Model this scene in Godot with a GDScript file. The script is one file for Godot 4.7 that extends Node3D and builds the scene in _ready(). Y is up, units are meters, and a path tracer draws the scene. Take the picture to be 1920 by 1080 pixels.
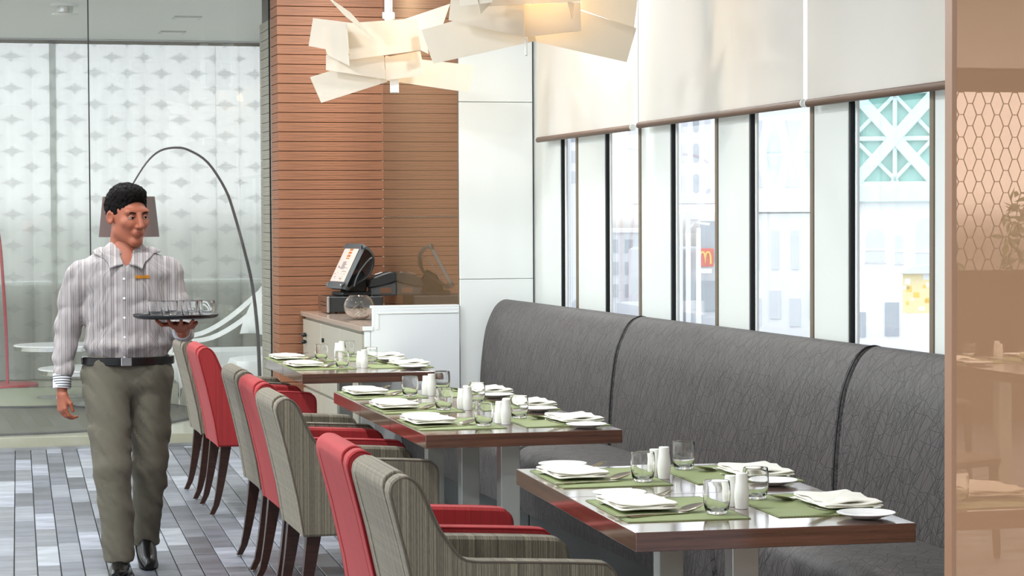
extends Node3D

# ---------------------------------------------------------------- shape builder
class Sh:
	var p := PackedVector3Array()
	var uv := PackedVector2Array()
	var given := PackedVector3Array()

	func tri(a: Vector3, b: Vector3, c: Vector3, ua := Vector2.ZERO, ub := Vector2.ZERO, uc := Vector2.ZERO) -> void:
		if (b - a).cross(c - a).length_squared() < 1e-18:
			return
		p.push_back(a); p.push_back(b); p.push_back(c)
		uv.push_back(ua); uv.push_back(ub); uv.push_back(uc)

	func quad(a: Vector3, b: Vector3, c: Vector3, d: Vector3) -> void:
		var o := Vector2(0, 1)
		tri(a, b, c, o, Vector2(1, 1), Vector2(1, 0))
		tri(a, c, d, o, Vector2(1, 0), Vector2(0, 0))

	# box about c, chamfered by e on all edges, turned by bs
	func box(c: Vector3, s: Vector3, e := 0.0, bs := Basis()) -> Sh:
		var h := s / 2.0
		e = minf(e, minf(h.x, minf(h.y, h.z)) * 0.95)
		for ax in 3:
			var b := (ax + 1) % 3
			var d := (ax + 2) % 3
			for sg in [-1.0, 1.0]:
				var q := []
				for k in [[-1, -1], [1, -1], [1, 1], [-1, 1]]:
					var v := Vector3()
					v[ax] = h[ax] * sg
					v[b] = (h[b] - e) * k[0]
					v[d] = (h[d] - e) * k[1]
					q.append(c + bs * v)
				if sg > 0: quad(q[0], q[1], q[2], q[3])
				else: quad(q[3], q[2], q[1], q[0])
			if e > 0.0:
				for sb in [-1.0, 1.0]:
					for sd in [-1.0, 1.0]:
						var q := []
						for k in [-1.0, 1.0]:
							for m in 2:
								var v := Vector3()
								v[ax] = (h[ax] - e) * k
								v[b] = (h[b] - (e if m == 1 else 0.0)) * sb
								v[d] = (h[d] - (e if m == 0 else 0.0)) * sd
								q.append(c + bs * v)
						if sb * sd > 0: quad(q[0], q[1], q[3], q[2])
						else: quad(q[2], q[3], q[1], q[0])
		if e > 0.0:
			for sx in [-1.0, 1.0]:
				for sy in [-1.0, 1.0]:
					for sz in [-1.0, 1.0]:
						var a := c + bs * Vector3(h.x * sx, (h.y - e) * sy, (h.z - e) * sz)
						var b2 := c + bs * Vector3((h.x - e) * sx, h.y * sy, (h.z - e) * sz)
						var d2 := c + bs * Vector3((h.x - e) * sx, (h.y - e) * sy, h.z * sz)
						if sx * sy * sz > 0: tri(a, b2, d2)
						else: tri(d2, b2, a)
		return self

	# skin over rings of equal count; each ring runs counter-clockwise seen from the far end
	func loft(rings: Array, caps := true, closed := true) -> Sh:
		for i in rings.size() - 1:
			var r0: PackedVector3Array = rings[i]
			var r1: PackedVector3Array = rings[i + 1]
			var n := r0.size()
			for j in (n if closed else n - 1):
				var k := (j + 1) % n
				var u0 := float(j) / n
				var u1 := float(j + 1) / n
				var v0 := float(i) / (rings.size() - 1)
				var v1 := float(i + 1) / (rings.size() - 1)
				tri(r0[j], r0[k], r1[k], Vector2(u0, v0), Vector2(u1, v0), Vector2(u1, v1))
				tri(r0[j], r1[k], r1[j], Vector2(u0, v0), Vector2(u1, v1), Vector2(u0, v1))
		if caps:
			fan(rings[0], true)
			fan(rings[-1], false)
		return self

	func fan(r: PackedVector3Array, flip: bool) -> void:
		var c := Vector3.ZERO
		for v in r: c += v
		c /= r.size()
		for j in r.size():
			var k := (j + 1) % r.size()
			if flip: tri(r[k], r[j], c)
			else: tri(r[j], r[k], c)

	# [radius, height] pairs from the bottom outside upwards
	func lathe(prof: Array, seg := 24, at := Vector3.ZERO, caps := false) -> Sh:
		var rings := []
		for q in prof:
			var r := PackedVector3Array()
			for j in seg:
				var a := -TAU * j / seg
				r.push_back(at + Vector3(cos(a) * q[0], q[1], sin(a) * q[0]))
			rings.append(r)
		loft(rings, caps)
		return self

	func tube(pts: Array, rad, seg := 8, caps := true, flat := 1.0) -> Sh:
		var rings := []
		var side := Vector3.ZERO
		if not rad is Array:
			var own := []
			for v in pts:
				if own.is_empty() or own[-1].distance_to(v) > 1e-5: own.append(v)
			pts = own
		for i in pts.size():
			var a: Vector3 = pts[maxi(i - 1, 0)]
			var b: Vector3 = pts[mini(i + 1, pts.size() - 1)]
			var t := (b - a).normalized()
			if side == Vector3.ZERO:
				side = t.cross(Vector3.UP if absf(t.y) < 0.9 else Vector3.RIGHT).normalized()
			side = (side - t * side.dot(t)).normalized()
			var up := side.cross(t)
			var rr: float = rad[i] if rad is Array else rad
			var r := PackedVector3Array()
			for j in seg:
				var an := TAU * (j + 0.5) / seg
				r.push_back(pts[i] - side * cos(an) * rr + up * sin(an) * rr * flat)
			rings.append(r)
		loft(rings, caps)
		return self

	# outline (counter-clockwise in the plane of ex, ey) given depth along ez, edges chamfered by e
	func slab(poly: PackedVector2Array, depth: float, e := 0.0, tr := Transform3D()) -> Sh:
		if Geometry2D.is_polygon_clockwise(poly):
			poly = poly.duplicate()
			poly.reverse()
		var n := poly.size()
		var ins := PackedVector2Array()
		for i in n:
			var d0 := (poly[i] - poly[(i + n - 1) % n]).normalized()
			var d1 := (poly[(i + 1) % n] - poly[i]).normalized()
			var nn := (Vector2(-d0.y, d0.x) + Vector2(-d1.y, d1.x)).normalized()
			ins.push_back(poly[i] + nn * e / maxf(0.4, nn.dot(Vector2(-d1.y, d1.x))))
		var rings := []
		for q in ([[0.0, ins], [e, poly], [depth - e, poly], [depth, ins]] if e > 0.0 else [[0.0, poly], [depth, poly]]):
			var r := PackedVector3Array()
			for v in q[1]: r.push_back(tr * Vector3(v.x, v.y, q[0]))
			rings.append(r)
		loft(rings, false)
		var ix := Geometry2D.triangulate_polygon(ins)
		for i in range(0, ix.size(), 3):
			var a := ins[ix[i]]
			var b := ins[ix[i + 1]]
			var c := ins[ix[i + 2]]
			if (b - a).cross(c - a) < 0:
				var t := b
				b = c
				c = t
			tri(tr * Vector3(a.x, a.y, depth), tr * Vector3(b.x, b.y, depth), tr * Vector3(c.x, c.y, depth))
			tri(tr * Vector3(c.x, c.y, 0), tr * Vector3(b.x, b.y, 0), tr * Vector3(a.x, a.y, 0))
		return self

	func ball(c: Vector3, r: Vector3, seg := 12, bs := Basis()) -> Sh:
		var rings := []
		var rows := maxi(6, seg / 2)
		for i in rows + 1:
			var t := PI * (float(i) / rows - 0.5)
			var g := PackedVector3Array()
			for j in seg:
				var a := -TAU * j / seg
				g.push_back(c + bs * (Vector3(cos(a) * cos(t), sin(t), sin(a) * cos(t)) * r))
			rings.append(g)
		loft(rings, false)
		return self

	func add(o: Sh, tr := Transform3D()) -> Sh:
		for v in o.p: p.push_back(tr * v)
		uv.append_array(o.uv)
		return self

	func mesh(crease := 40.0) -> ArrayMesh:
		var n := p.size()
		var nor := PackedVector3Array()
		nor.resize(n)
		if given.size() == n:
			nor = given
		else:
			var fn := PackedVector3Array()
			var at := {}
			for i in range(0, n, 3):
				var f := (p[i + 1] - p[i]).cross(p[i + 2] - p[i])
				fn.push_back(f)
				for k in 3:
					var key := Vector3i((p[i + k] * 20000.0).round())
					if at.has(key): at[key].push_back(i / 3)
					else: at[key] = PackedInt32Array([i / 3])
			var lim := cos(deg_to_rad(crease))
			for i in n:
				var f0 := fn[i / 3]
				var u0 := f0.normalized()
				var s := Vector3.ZERO
				for k in at[Vector3i((p[i] * 20000.0).round())]:
					if fn[k].normalized().dot(u0) > lim: s += fn[k]
				nor[i] = s.normalized()
		var ix := PackedInt32Array()
		ix.resize(n)
		for i in range(0, n, 3):
			ix[i] = i
			ix[i + 1] = i + 2
			ix[i + 2] = i + 1
		var a := []
		a.resize(Mesh.ARRAY_MAX)
		a[Mesh.ARRAY_VERTEX] = p
		a[Mesh.ARRAY_NORMAL] = nor
		a[Mesh.ARRAY_TEX_UV] = uv
		a[Mesh.ARRAY_INDEX] = ix
		var m := ArrayMesh.new()
		m.add_surface_from_arrays(Mesh.PRIMITIVE_TRIANGLES, a)
		return m

# ---------------------------------------------------------------- a field of limbs, meshed as surface nets
class Field:
	var cell := 0.012
	var lo := Vector3.ZERO
	var n := Vector3i.ZERO
	var d := PackedFloat32Array()

	func _init(a: Vector3, b: Vector3, c: float) -> void:
		cell = c
		lo = a
		n = Vector3i(((b - a) / c).ceil()) + Vector3i.ONE
		d.resize(n.x * n.y * n.z)
		d.fill(1.0)

	func span(mn: Vector3, mx: Vector3) -> Array:
		var a := Vector3i(((mn - lo) / cell).floor()).clamp(Vector3i.ZERO, n - Vector3i.ONE)
		var b := Vector3i(((mx - lo) / cell).ceil()).clamp(Vector3i.ZERO, n - Vector3i.ONE)
		return [a, b]

	func put(i: int, v: float, k: float) -> void:
		var o := d[i]
		if k < 0.0:
			var h := maxf(-k - absf(o + v), 0.0) / -k
			d[i] = maxf(o, -v) + h * h * -k * 0.25
		else:
			var h := maxf(k - absf(o - v), 0.0) / k
			d[i] = minf(o, v) - h * h * k * 0.25

	# tapered capsule
	func limb(a: Vector3, b: Vector3, ra: float, rb: float, k := 0.03, sq := Vector3.ONE) -> void:
		var m := maxf(ra, rb) * 1.3 + 2.5 * cell + absf(k) * 0.6
		var s := span(a.min(b) - Vector3.ONE * m, a.max(b) + Vector3.ONE * m)
		var ab := (b - a) / sq
		var l2 := maxf(ab.length_squared(), 1e-9)
		for z in range(s[0].z, s[1].z + 1):
			for y in range(s[0].y, s[1].y + 1):
				var i: int = (z * n.y + y) * n.x + s[0].x
				for x in range(s[0].x, s[1].x + 1):
					var q := (lo + Vector3(x, y, z) * cell - a) / sq
					var t := clampf(q.dot(ab) / l2, 0.0, 1.0)
					put(i, (q - ab * t).length() - lerpf(ra, rb, t), k)
					i += 1

	func blob(c: Vector3, r: Vector3, k := 0.02, bs := Basis()) -> void:
		var m := maxf(r.x, maxf(r.y, r.z)) + 2.5 * cell + absf(k) * 0.6
		var s := span(c - Vector3.ONE * m, c + Vector3.ONE * m)
		var inv := bs.inverse()
		for z in range(s[0].z, s[1].z + 1):
			for y in range(s[0].y, s[1].y + 1):
				var i: int = (z * n.y + y) * n.x + s[0].x
				for x in range(s[0].x, s[1].x + 1):
					var q := inv * (lo + Vector3(x, y, z) * cell - c)
					var k0 := (q / r).length()
					var k1 := maxf((q / (r * r)).length(), 1e-6)
					put(i, k0 * (k0 - 1.0) / k1, k)
					i += 1

	func ripple(f: Callable) -> void:
		for z in n.z:
			for y in n.y:
				for x in n.x:
					var i := (z * n.y + y) * n.x + x
					if absf(d[i]) < 3.0 * cell:
						d[i] += f.call(lo + Vector3(x, y, z) * cell)

	func cut(nrm: Vector3, at: Vector3) -> void:
		for z in n.z:
			for y in n.y:
				for x in n.x:
					var i := (z * n.y + y) * n.x + x
					if d[i] < 3.0 * cell:
						d[i] = maxf(d[i], (lo + Vector3(x, y, z) * cell - at).dot(nrm))

	func into(sh: Sh, tr := Transform3D()) -> Sh:
		var id := {}
		var pos := PackedVector3Array()
		var nor := PackedVector3Array()
		var sx := 1
		var sy := n.x
		var sz := n.x * n.y
		for z in n.z - 1:
			for y in n.y - 1:
				var i := z * sz + y * sy
				for x in n.x - 1:
					var neg := 0
					if d[i] < 0: neg += 1
					if d[i + 1] < 0: neg += 1
					if d[i + sy] < 0: neg += 1
					if d[i + sy + 1] < 0: neg += 1
					if d[i + sz] < 0: neg += 1
					if d[i + sz + 1] < 0: neg += 1
					if d[i + sz + sy] < 0: neg += 1
					if d[i + sz + sy + 1] < 0: neg += 1
					if neg > 0 and neg < 8:
						var c := PackedFloat32Array([d[i], d[i + 1], d[i + sy], d[i + sy + 1], d[i + sz], d[i + sz + 1], d[i + sz + sy], d[i + sz + sy + 1]])
						var s := Vector3.ZERO
						var m := 0
						for e in [[0, 1], [2, 3], [4, 5], [6, 7], [0, 2], [1, 3], [4, 6], [5, 7], [0, 4], [1, 5], [2, 6], [3, 7]]:
							var da := c[e[0]]
							var db := c[e[1]]
							if (da < 0) != (db < 0):
								var t := da / (da - db)
								s += Vector3(e[0] & 1, (e[0] >> 1) & 1, e[0] >> 2).lerp(Vector3(e[1] & 1, (e[1] >> 1) & 1, e[1] >> 2), t)
								m += 1
						id[i] = pos.size()
						pos.push_back(tr * (lo + (Vector3(x, y, z) + s / m) * cell))
						nor.push_back((tr.basis * Vector3(c[1] + c[3] + c[5] + c[7] - c[0] - c[2] - c[4] - c[6], c[2] + c[3] + c[6] + c[7] - c[0] - c[1] - c[4] - c[5], c[4] + c[5] + c[6] + c[7] - c[0] - c[1] - c[2] - c[3])).normalized())
					i += 1
		if sh.given.size() != sh.p.size():
			sh.given.resize(sh.p.size())
		for i in id:
			for ax in 3:
				var st: int = [sx, sy, sz][ax]
				var b: int = [sy, sz, sx][ax]
				var c: int = [sz, sx, sy][ax]
				var a0 := d[i]
				if i + st >= d.size() or (a0 < 0) == (d[i + st] < 0): continue
				if not (id.has(i - b) and id.has(i - c) and id.has(i - b - c)): continue
				var q := [id[i - b - c], id[i - c], id[i], id[i - b]]
				if a0 >= 0: q.reverse()
				for k in [0, 1, 2, 0, 2, 3]:
					sh.p.push_back(pos[q[k]])
					sh.given.push_back(nor[q[k]])
					sh.uv.push_back(Vector2.ZERO)
		return sh

# ---------------------------------------------------------------- naming
var used := {}

func numbered(called: String) -> String:
	used[called] = used.get(called, 0) + 1
	return called if used[called] == 1 else "%s_%03d" % [called, used[called] - 1]

func tag(o: Node3D, label: String, category: String, group := "", kind := "") -> Node3D:
	if label: o.set_meta("label", label)
	if category: o.set_meta("category", category)
	if group: o.set_meta("group", group)
	if kind: o.set_meta("kind", kind)
	return o

func thing(called: String, label: String, category: String, at := Vector3.ZERO, turn := 0.0, group := "") -> Node3D:
	var o := Node3D.new()
	o.name = numbered(called)
	add_child(o, true)
	o.position = at
	o.rotation.y = turn
	return tag(o, label, category, group)

func put(called: String, m: Mesh, mt: Material, parent: Node3D = null, at := Vector3.ZERO) -> MeshInstance3D:
	var o := MeshInstance3D.new()
	o.mesh = m
	o.material_override = mt
	o.position = at
	o.name = numbered(called) if parent == null else called
	(self if parent == null else parent).add_child(o, true)
	if parent: o.name = part_name(o, called, parent)
	return o

func part_name(o: Node, called: String, parent: Node) -> String:
	var k := 0
	var s := called
	while parent.has_node(s) and parent.get_node(s) != o:
		k += 1
		s = "%s_%03d" % [called, k]
	return s

func obj(called: String, s: Sh, mt: Material, parent: Node3D = null, crease := 40.0, at := Vector3.ZERO) -> MeshInstance3D:
	return put(called, s.mesh(crease), mt, parent, at)

func struct(called: String, s: Sh, mt: Material, label: String, category := "", crease := 40.0) -> MeshInstance3D:
	var o := obj(called, s, mt, null, crease)
	tag(o, label, category, "", "structure")
	return o

func copy(o: Node3D, called: String, label: String, category: String, at: Vector3, turn := 0.0, group := "") -> Node3D:
	var r: Node3D = o.duplicate()
	r.name = numbered(called)
	add_child(r, true)
	r.position = at
	r.rotation.y = turn
	return tag(r, label, category, group)

func pv(a: Array) -> PackedVector2Array:
	var r := PackedVector2Array()
	for q in a: r.push_back(Vector2(q[0], q[1]))
	return r

func v3(a: Array) -> Array:
	var r := []
	for q in a: r.append(Vector3(q[0], q[1], q[2]))
	return r

# ring of a rounded rectangle (half sizes w, d, corner r) at height y, counter-clockwise seen from above
func rrect(w: float, dd: float, r: float, y: float, seg := 4) -> PackedVector3Array:
	var out := PackedVector3Array()
	for k in 4:
		var c := Vector2([1, -1, -1, 1][k] * (w - r), [1, 1, -1, -1][k] * (dd - r))
		for j in seg + 1:
			var a := PI / 2 * (k + float(j) / seg)
			out.push_back(Vector3(c.x + cos(a) * r, y, -(c.y + sin(a) * r)))
	return out

# ---------------------------------------------------------------- materials
var rng := RandomNumberGenerator.new()
var M := {}

func mat(called: String, c: Color, rough := 0.6, metal := 0.0, more := {}) -> StandardMaterial3D:
	var m := StandardMaterial3D.new()
	m.resource_name = called
	m.albedo_color = c
	m.roughness = rough
	m.metallic = metal
	for k in more: m.set(k, more[k])
	M[called] = m
	return m

func paint(w: int, h: int, f: Callable) -> ImageTexture:
	var im := Image.create(w, h, false, Image.FORMAT_RGBA8)
	for y in h:
		for x in w:
			im.set_pixel(x, y, f.call(x, y))
	return ImageTexture.create_from_image(im)

func tri_tex(m: StandardMaterial3D, t: Texture2D, s: Vector3) -> void:
	m.albedo_texture = t
	m.uv1_triplanar = true
	m.uv1_scale = s

func grey(v: float) -> Color:
	return Color(v, v, v)

# fine threads running along v: columns of uneven tone, broken along their length
func threads(seed_: int, n: int, lo: float, hi: float, slub := 0.35) -> ImageTexture:
	rng.seed = seed_
	var base := PackedFloat32Array()
	for i in n: base.push_back(rng.randf())
	var nz := FastNoiseLite.new()
	nz.seed = seed_
	nz.frequency = 0.02
	return paint(n, n, func(x, y):
		var a := base[x]
		var b := 0.5 + 0.5 * nz.get_noise_2d(x * 23.0, minf(y, n - y) * 1.4)
		return grey(lerpf(lo, hi, clampf(lerpf(a, b, slub), 0, 1))))

# wood grain running along u
func grain(seed_: int, n: int, lo: float, hi: float, wav := 1.0) -> ImageTexture:
	var nz := FastNoiseLite.new()
	nz.seed = seed_
	nz.frequency = 0.012
	nz.fractal_octaves = 4
	var fine := FastNoiseLite.new()
	fine.seed = seed_ + 7
	fine.frequency = 0.08
	return paint(n, n, func(x, y):
		var xx := minf(x, n - x)
		var yy := minf(y, n - y)
		var a := nz.get_noise_2d(xx * 0.35 * wav, yy * 6.0)
		var b := fine.get_noise_2d(xx * 0.18, yy * 5.0)
		return grey(lerpf(lo, hi, clampf(0.5 + a * 0.55 + b * 0.35, 0, 1))))

# ---------------------------------------------------------------- the scene
func _ready() -> void:
	var cam := Camera3D.new()
	cam.name = "camera"
	cam.position = Vector3(0, 1.55, 0)
	cam.rotation_degrees = Vector3(-1.83829, -14.42077, -0.28648)
	cam.fov = 2.0 * rad_to_deg(atan(540.0 / 4200.0))
	cam.near = 0.1
	cam.far = 400.0
	add_child(cam)
	cam.current = true
	var e := Environment.new()
	var sky := Sky.new()
	var sm := ProceduralSkyMaterial.new()
	sm.sky_top_color = Color(0.93, 0.96, 1.0)
	sm.sky_horizon_color = Color(0.97, 0.985, 1.0)
	sm.ground_horizon_color = Color(0.78, 0.78, 0.78)
	sm.ground_bottom_color = Color(0.6, 0.6, 0.6)
	sm.sky_energy_multiplier = 1.45
	sm.ground_energy_multiplier = 1.0
	sky.sky_material = sm
	e.background_mode = Environment.BG_SKY
	e.sky = sky
	e.tonemap_mode = Environment.TONE_MAPPER_LINEAR
	e.tonemap_exposure = 1.08
	e.sdfgi_enabled = true
	e.ssao_enabled = true
	e.ssil_enabled = true
	var we := WorldEnvironment.new()
	we.name = "environment"
	we.environment = e
	add_child(we)
	materials()
	shell()
	windows()
	unseen_ceiling_lights()
	corner()
	lounge()
	near_room()
	banquette()
	tables()
	chairs()
	tableware()
	pendants()
	counter()
	street()
	waiter()

func unseen_ceiling_lights() -> void:
	# unseen square luminaires, out of view, placed to brighten the dining room and lounge
	var proto: Node3D = null
	var n := 0
	var spots := []
	var rows := {}
	for x in [-3.6, -1.6, 0.4]:
		for z in [-13.6, -11.2, -8.8, -6.4, -2.4, 0.4, 3.2]:
			spots.append([x, 3.35, z, 3.2 if x > 0 else 2.4])
	spots.append([2.6, 3.35, -14.0, 1.3])
	spots.append([3.0, 3.35, -10.95, 0.4])  # out of view, placed to brighten the pier and blinds
	for x in [4.6, 6.8, 9.0]:
		for z in [-2.4, 0.4, 3.2]:
			spots.append([x, 3.35, z, 1.5])
	for x in [-3.4, -1.6, -0.2]:
		for z in [-16.6, -18.6]:
			spots.append([x, 3.17, z, 0.12])
	for s in spots:
		var at := Vector3(s[0], s[1], s[2])
		var o: Node3D
		if not rows.has(s[0]): rows[s[0]] = []
		rows[s[0]].append(1)
		var lb := "unseen square ceiling luminaire, %s row from the left wall, %s along it%s" % [ordinal([-3.6, -3.4, -1.6, -0.2, 0.4, 2.6, 3.0, 4.6, 6.8, 9.0].find(s[0])), ordinal(rows[s[0]].size() - 1), " over the lounge" if s[1] < 3.3 else ""]
		if proto == null:
			proto = thing("unseen_ceiling_light", lb, "ceiling light", at, 0, "unseen ceiling luminaires")
			var f := Sh.new()
			for k in 4:
				var a := k * PI / 2
				f.box(Vector3(cos(a), 0, sin(a)) * 0.12 + Vector3(0, -0.012, 0), Vector3(0.02 if k % 2 == 0 else 0.26, 0.024, 0.26 if k % 2 == 0 else 0.02), 0.003)
			obj("frame", f, M.white, proto)
			obj("diffuser", Sh.new().box(Vector3(0, -0.006, 0), Vector3(0.22, 0.01, 0.22)), M.diffuser, proto)
			o = proto
		else:
			o = copy(proto, "unseen_ceiling_light", lb, "ceiling light", at, 0, "unseen ceiling luminaires")
		var l := AreaLight3D.new()
		l.name = "unseen_lamp_glow"
		l.area_size = Vector2(0.21, 0.21)
		l.light_energy = s[3]
		l.light_color = Color(0.975, 0.993, 1.0)
		l.shadow_enabled = true
		l.area_range = 30.0
		l.area_attenuation = 2.0
		l.position = Vector3(0, -0.03, 0)
		l.rotation.x = -PI / 2
		o.add_child(l, true)
		n += 1

func materials() -> void:
	mat("white", Color(0.93, 0.94, 0.93), 0.5)
	mat("white_gloss", Color(0.93, 0.945, 0.94), 0.12)
	mat("ceiling_white", Color(0.92, 0.93, 0.93), 0.8)
	mat("diffuser", Color(1, 1, 1), 0.6, 0, {"emission_enabled": true, "emission": Color(0.975, 0.993, 1.0), "emission_energy_multiplier": 1.5})  # glowing face of the unseen ceiling lamps
	mat("black", Color(0.05, 0.055, 0.07), 0.4)
	mat("jamb_black", Color(0.03, 0.045, 0.07), 0.45)
	mat("frame_tan", Color(0.47, 0.42, 0.35), 0.5)
	mat("grout", Color(0.13, 0.13, 0.14), 0.9)
	mat("chrome", Color(0.86, 0.86, 0.86), 0.14, 1.0)
	mat("steel", Color(0.80, 0.81, 0.80), 0.28, 1.0)
	mat("column_steel", Color(0.84, 0.86, 0.83), 0.32, 0.55)
	mat("cutlery_steel", Color(0.80, 0.77, 0.73), 0.12, 1.0)
	mat("pane", Color(1, 1, 1, 0.03), 0.0, 0, {"transparency": BaseMaterial3D.TRANSPARENCY_ALPHA})
	mat("glass", Color(1, 1, 1, 0.0), 0.0, 0, {"refraction_enabled": true, "refraction_scale": 0.05, "transparency": BaseMaterial3D.TRANSPARENCY_ALPHA})
	mat("china", Color(0.95, 0.95, 0.94), 0.15)
	mat("shaker_china", Color(0.94, 0.935, 0.91), 0.25)
	mat("napkin", Color(0.93, 0.915, 0.87), 0.9, 0, {"rim_enabled": true, "rim": 0.3})
	var wood := grain(3, 384, 0.62, 1.0)
	var w := mat("walnut", Color(0.45, 0.30, 0.24), 0.17, 0, {"clearcoat_enabled": true, "clearcoat": 1.0, "clearcoat_roughness": 0.10})
	tri_tex(w, wood, Vector3(0.9, 2.2, 0.9))
	w.metallic_specular = 1.0
	w = mat("cedar", Color(0.70, 0.47, 0.335), 0.6)
	tri_tex(w, wood, Vector3(0.8, 3.0, 0.8))
	w = mat("cedar_glare", Color(0.74, 0.73, 0.66), 0.5)  # same boards whitened: glare of the glass painted into the colour
	tri_tex(w, wood, Vector3(0.8, 3.0, 0.8))
	w = mat("leg_wood", Color(0.25, 0.145, 0.11), 0.3)
	tri_tex(w, wood, Vector3(3, 3, 3))
	w = mat("taupe", Color(0.645, 0.60, 0.515), 0.85, 0, {"rim_enabled": true, "rim": 0.25})
	tri_tex(w, threads(11, 512, 0.34, 1.0), Vector3(2.2, 2.2, 2.2))
	w = mat("red", Color(0.66, 0.15, 0.16), 0.8, 0, {"rim_enabled": true, "rim": 0.25})
	tri_tex(w, threads(12, 256, 0.78, 1.0), Vector3(1.6, 1.6, 1.6))
	mat("piping_taupe", Color(0.36, 0.32, 0.28), 0.9)
	mat("piping_red", Color(0.56, 0.09, 0.11), 0.9)
	w = mat("banquette", Color(0.325, 0.30, 0.29), 0.55, 0, {"rim_enabled": true, "rim": 0.35})
	tri_tex(w, crackle(), Vector3(1.0, 1.0, 1.0))
	w = mat("mat_green", Color(0.60, 0.645, 0.44), 0.6)
	tri_tex(w, paint(32, 32, func(x, y): return grey(0.86 + 0.14 * float((x / 2 + y / 2) % 2))), Vector3(14, 14, 14))
	mat("mat_edge", Color(0.30, 0.36, 0.22), 0.8)
	var sl := FastNoiseLite.new()
	sl.seed = 5
	sl.frequency = 0.02
	sl.fractal_octaves = 5
	var slt := paint(256, 256, func(x, y): return grey(0.86 + 0.2 * sl.get_noise_2d(minf(x, 256 - x) * 0.6, minf(y, 256 - y) * 1.6)))
	var tones := [0.50, 0.56, 0.63, 0.42, 0.67, 0.46, 0.36]
	for k in 7:
		var t: float = tones[k]
		w = mat("slate_%d" % k, Color(t * 0.975, t * 1.0, t * (1.045 + 0.014 * (k % 4))), 0.38 + 0.04 * (k % 3))
		tri_tex(w, slt, Vector3(0.9, 0.9, 0.9))
		w.uv1_offset = Vector3(0.17 * k, 0.31 * k, 0.11 * k)
	mat("tan_gloss", Color(0.79, 0.62, 0.485), 0.004, 0.30, {"clearcoat_enabled": true, "clearcoat": 1.0, "clearcoat_roughness": 0.0, "metallic_specular": 1.0})
	mat("tan_edge", Color(0.62, 0.47, 0.37), 0.3)
	mat("bronze_gloss", Color(0.46, 0.375, 0.28), 0.05, 0.12, {"clearcoat_enabled": true, "clearcoat": 0.7, "clearcoat_roughness": 0.02})
	mat("blind", Color(0.965, 0.95, 0.925), 0.9, 0, {"backlight_enabled": true, "backlight": Color(1.0, 0.985, 0.96)})
	mat("frosted", Color(0.95, 0.965, 0.95), 0.5, 0, {"backlight_enabled": true, "backlight": Color(0.7, 0.7, 0.69)})
	mat("hem_brown", Color(0.42, 0.32, 0.25), 0.5)
	mat("lamp_sheet", Color(0.90, 0.88, 0.85), 0.5, 0, {"backlight_enabled": true, "backlight": Color(0.95, 0.92, 0.86)})
	mat("lamp_bulb", Color(1, 0.9, 0.7), 0.5, 0, {"emission_enabled": true, "emission": Color(1, 0.86, 0.62), "emission_energy_multiplier": 2.0})

# broken triangular lines pressed into a short pile
func crackle() -> ImageTexture:
	var n := 640
	var im := Image.create(n, n, false, Image.FORMAT_RGBA8)
	im.fill(grey(1.0))
	rng.seed = 77
	var nz := FastNoiseLite.new()
	nz.seed = 9
	nz.frequency = 0.5
	for y in n:
		for x in n:
			im.set_pixel(x, y, grey(0.90 + 0.1 * nz.get_noise_2d(x, minf(y, n - y) * 0.25)))
	var g := 22
	var c := n / float(g)
	var pt := {}
	for j in g:
		for i in g:
			pt[Vector2i(i, j)] = Vector2((i + rng.randf_range(-0.4, 0.4)) * c, (j + rng.randf_range(-0.4, 0.4)) * c)
	var at := func(i: int, j: int) -> Vector2: return pt[Vector2i(posmod(i, g), posmod(j, g))] + Vector2(floorf(i / float(g)), floorf(j / float(g))) * n
	for j in g:
		for i in g:
			for o in [[1, 0], [0, 1], [1, 1], [-1, 1], [1, 2]]:
				if rng.randf() < 0.25: continue
				var a: Vector2 = at.call(i, j)
				var b: Vector2 = at.call(i + o[0], j + o[1])
				var m := int((b - a).length() * 1.6)
				for s in m + 1:
					var q := a.lerp(b, float(s) / m)
					for dx in 2:
						im.set_pixel(posmod(int(q.x) + dx, n), posmod(int(q.y), n), grey(0.2))
	return ImageTexture.create_from_image(im)

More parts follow.
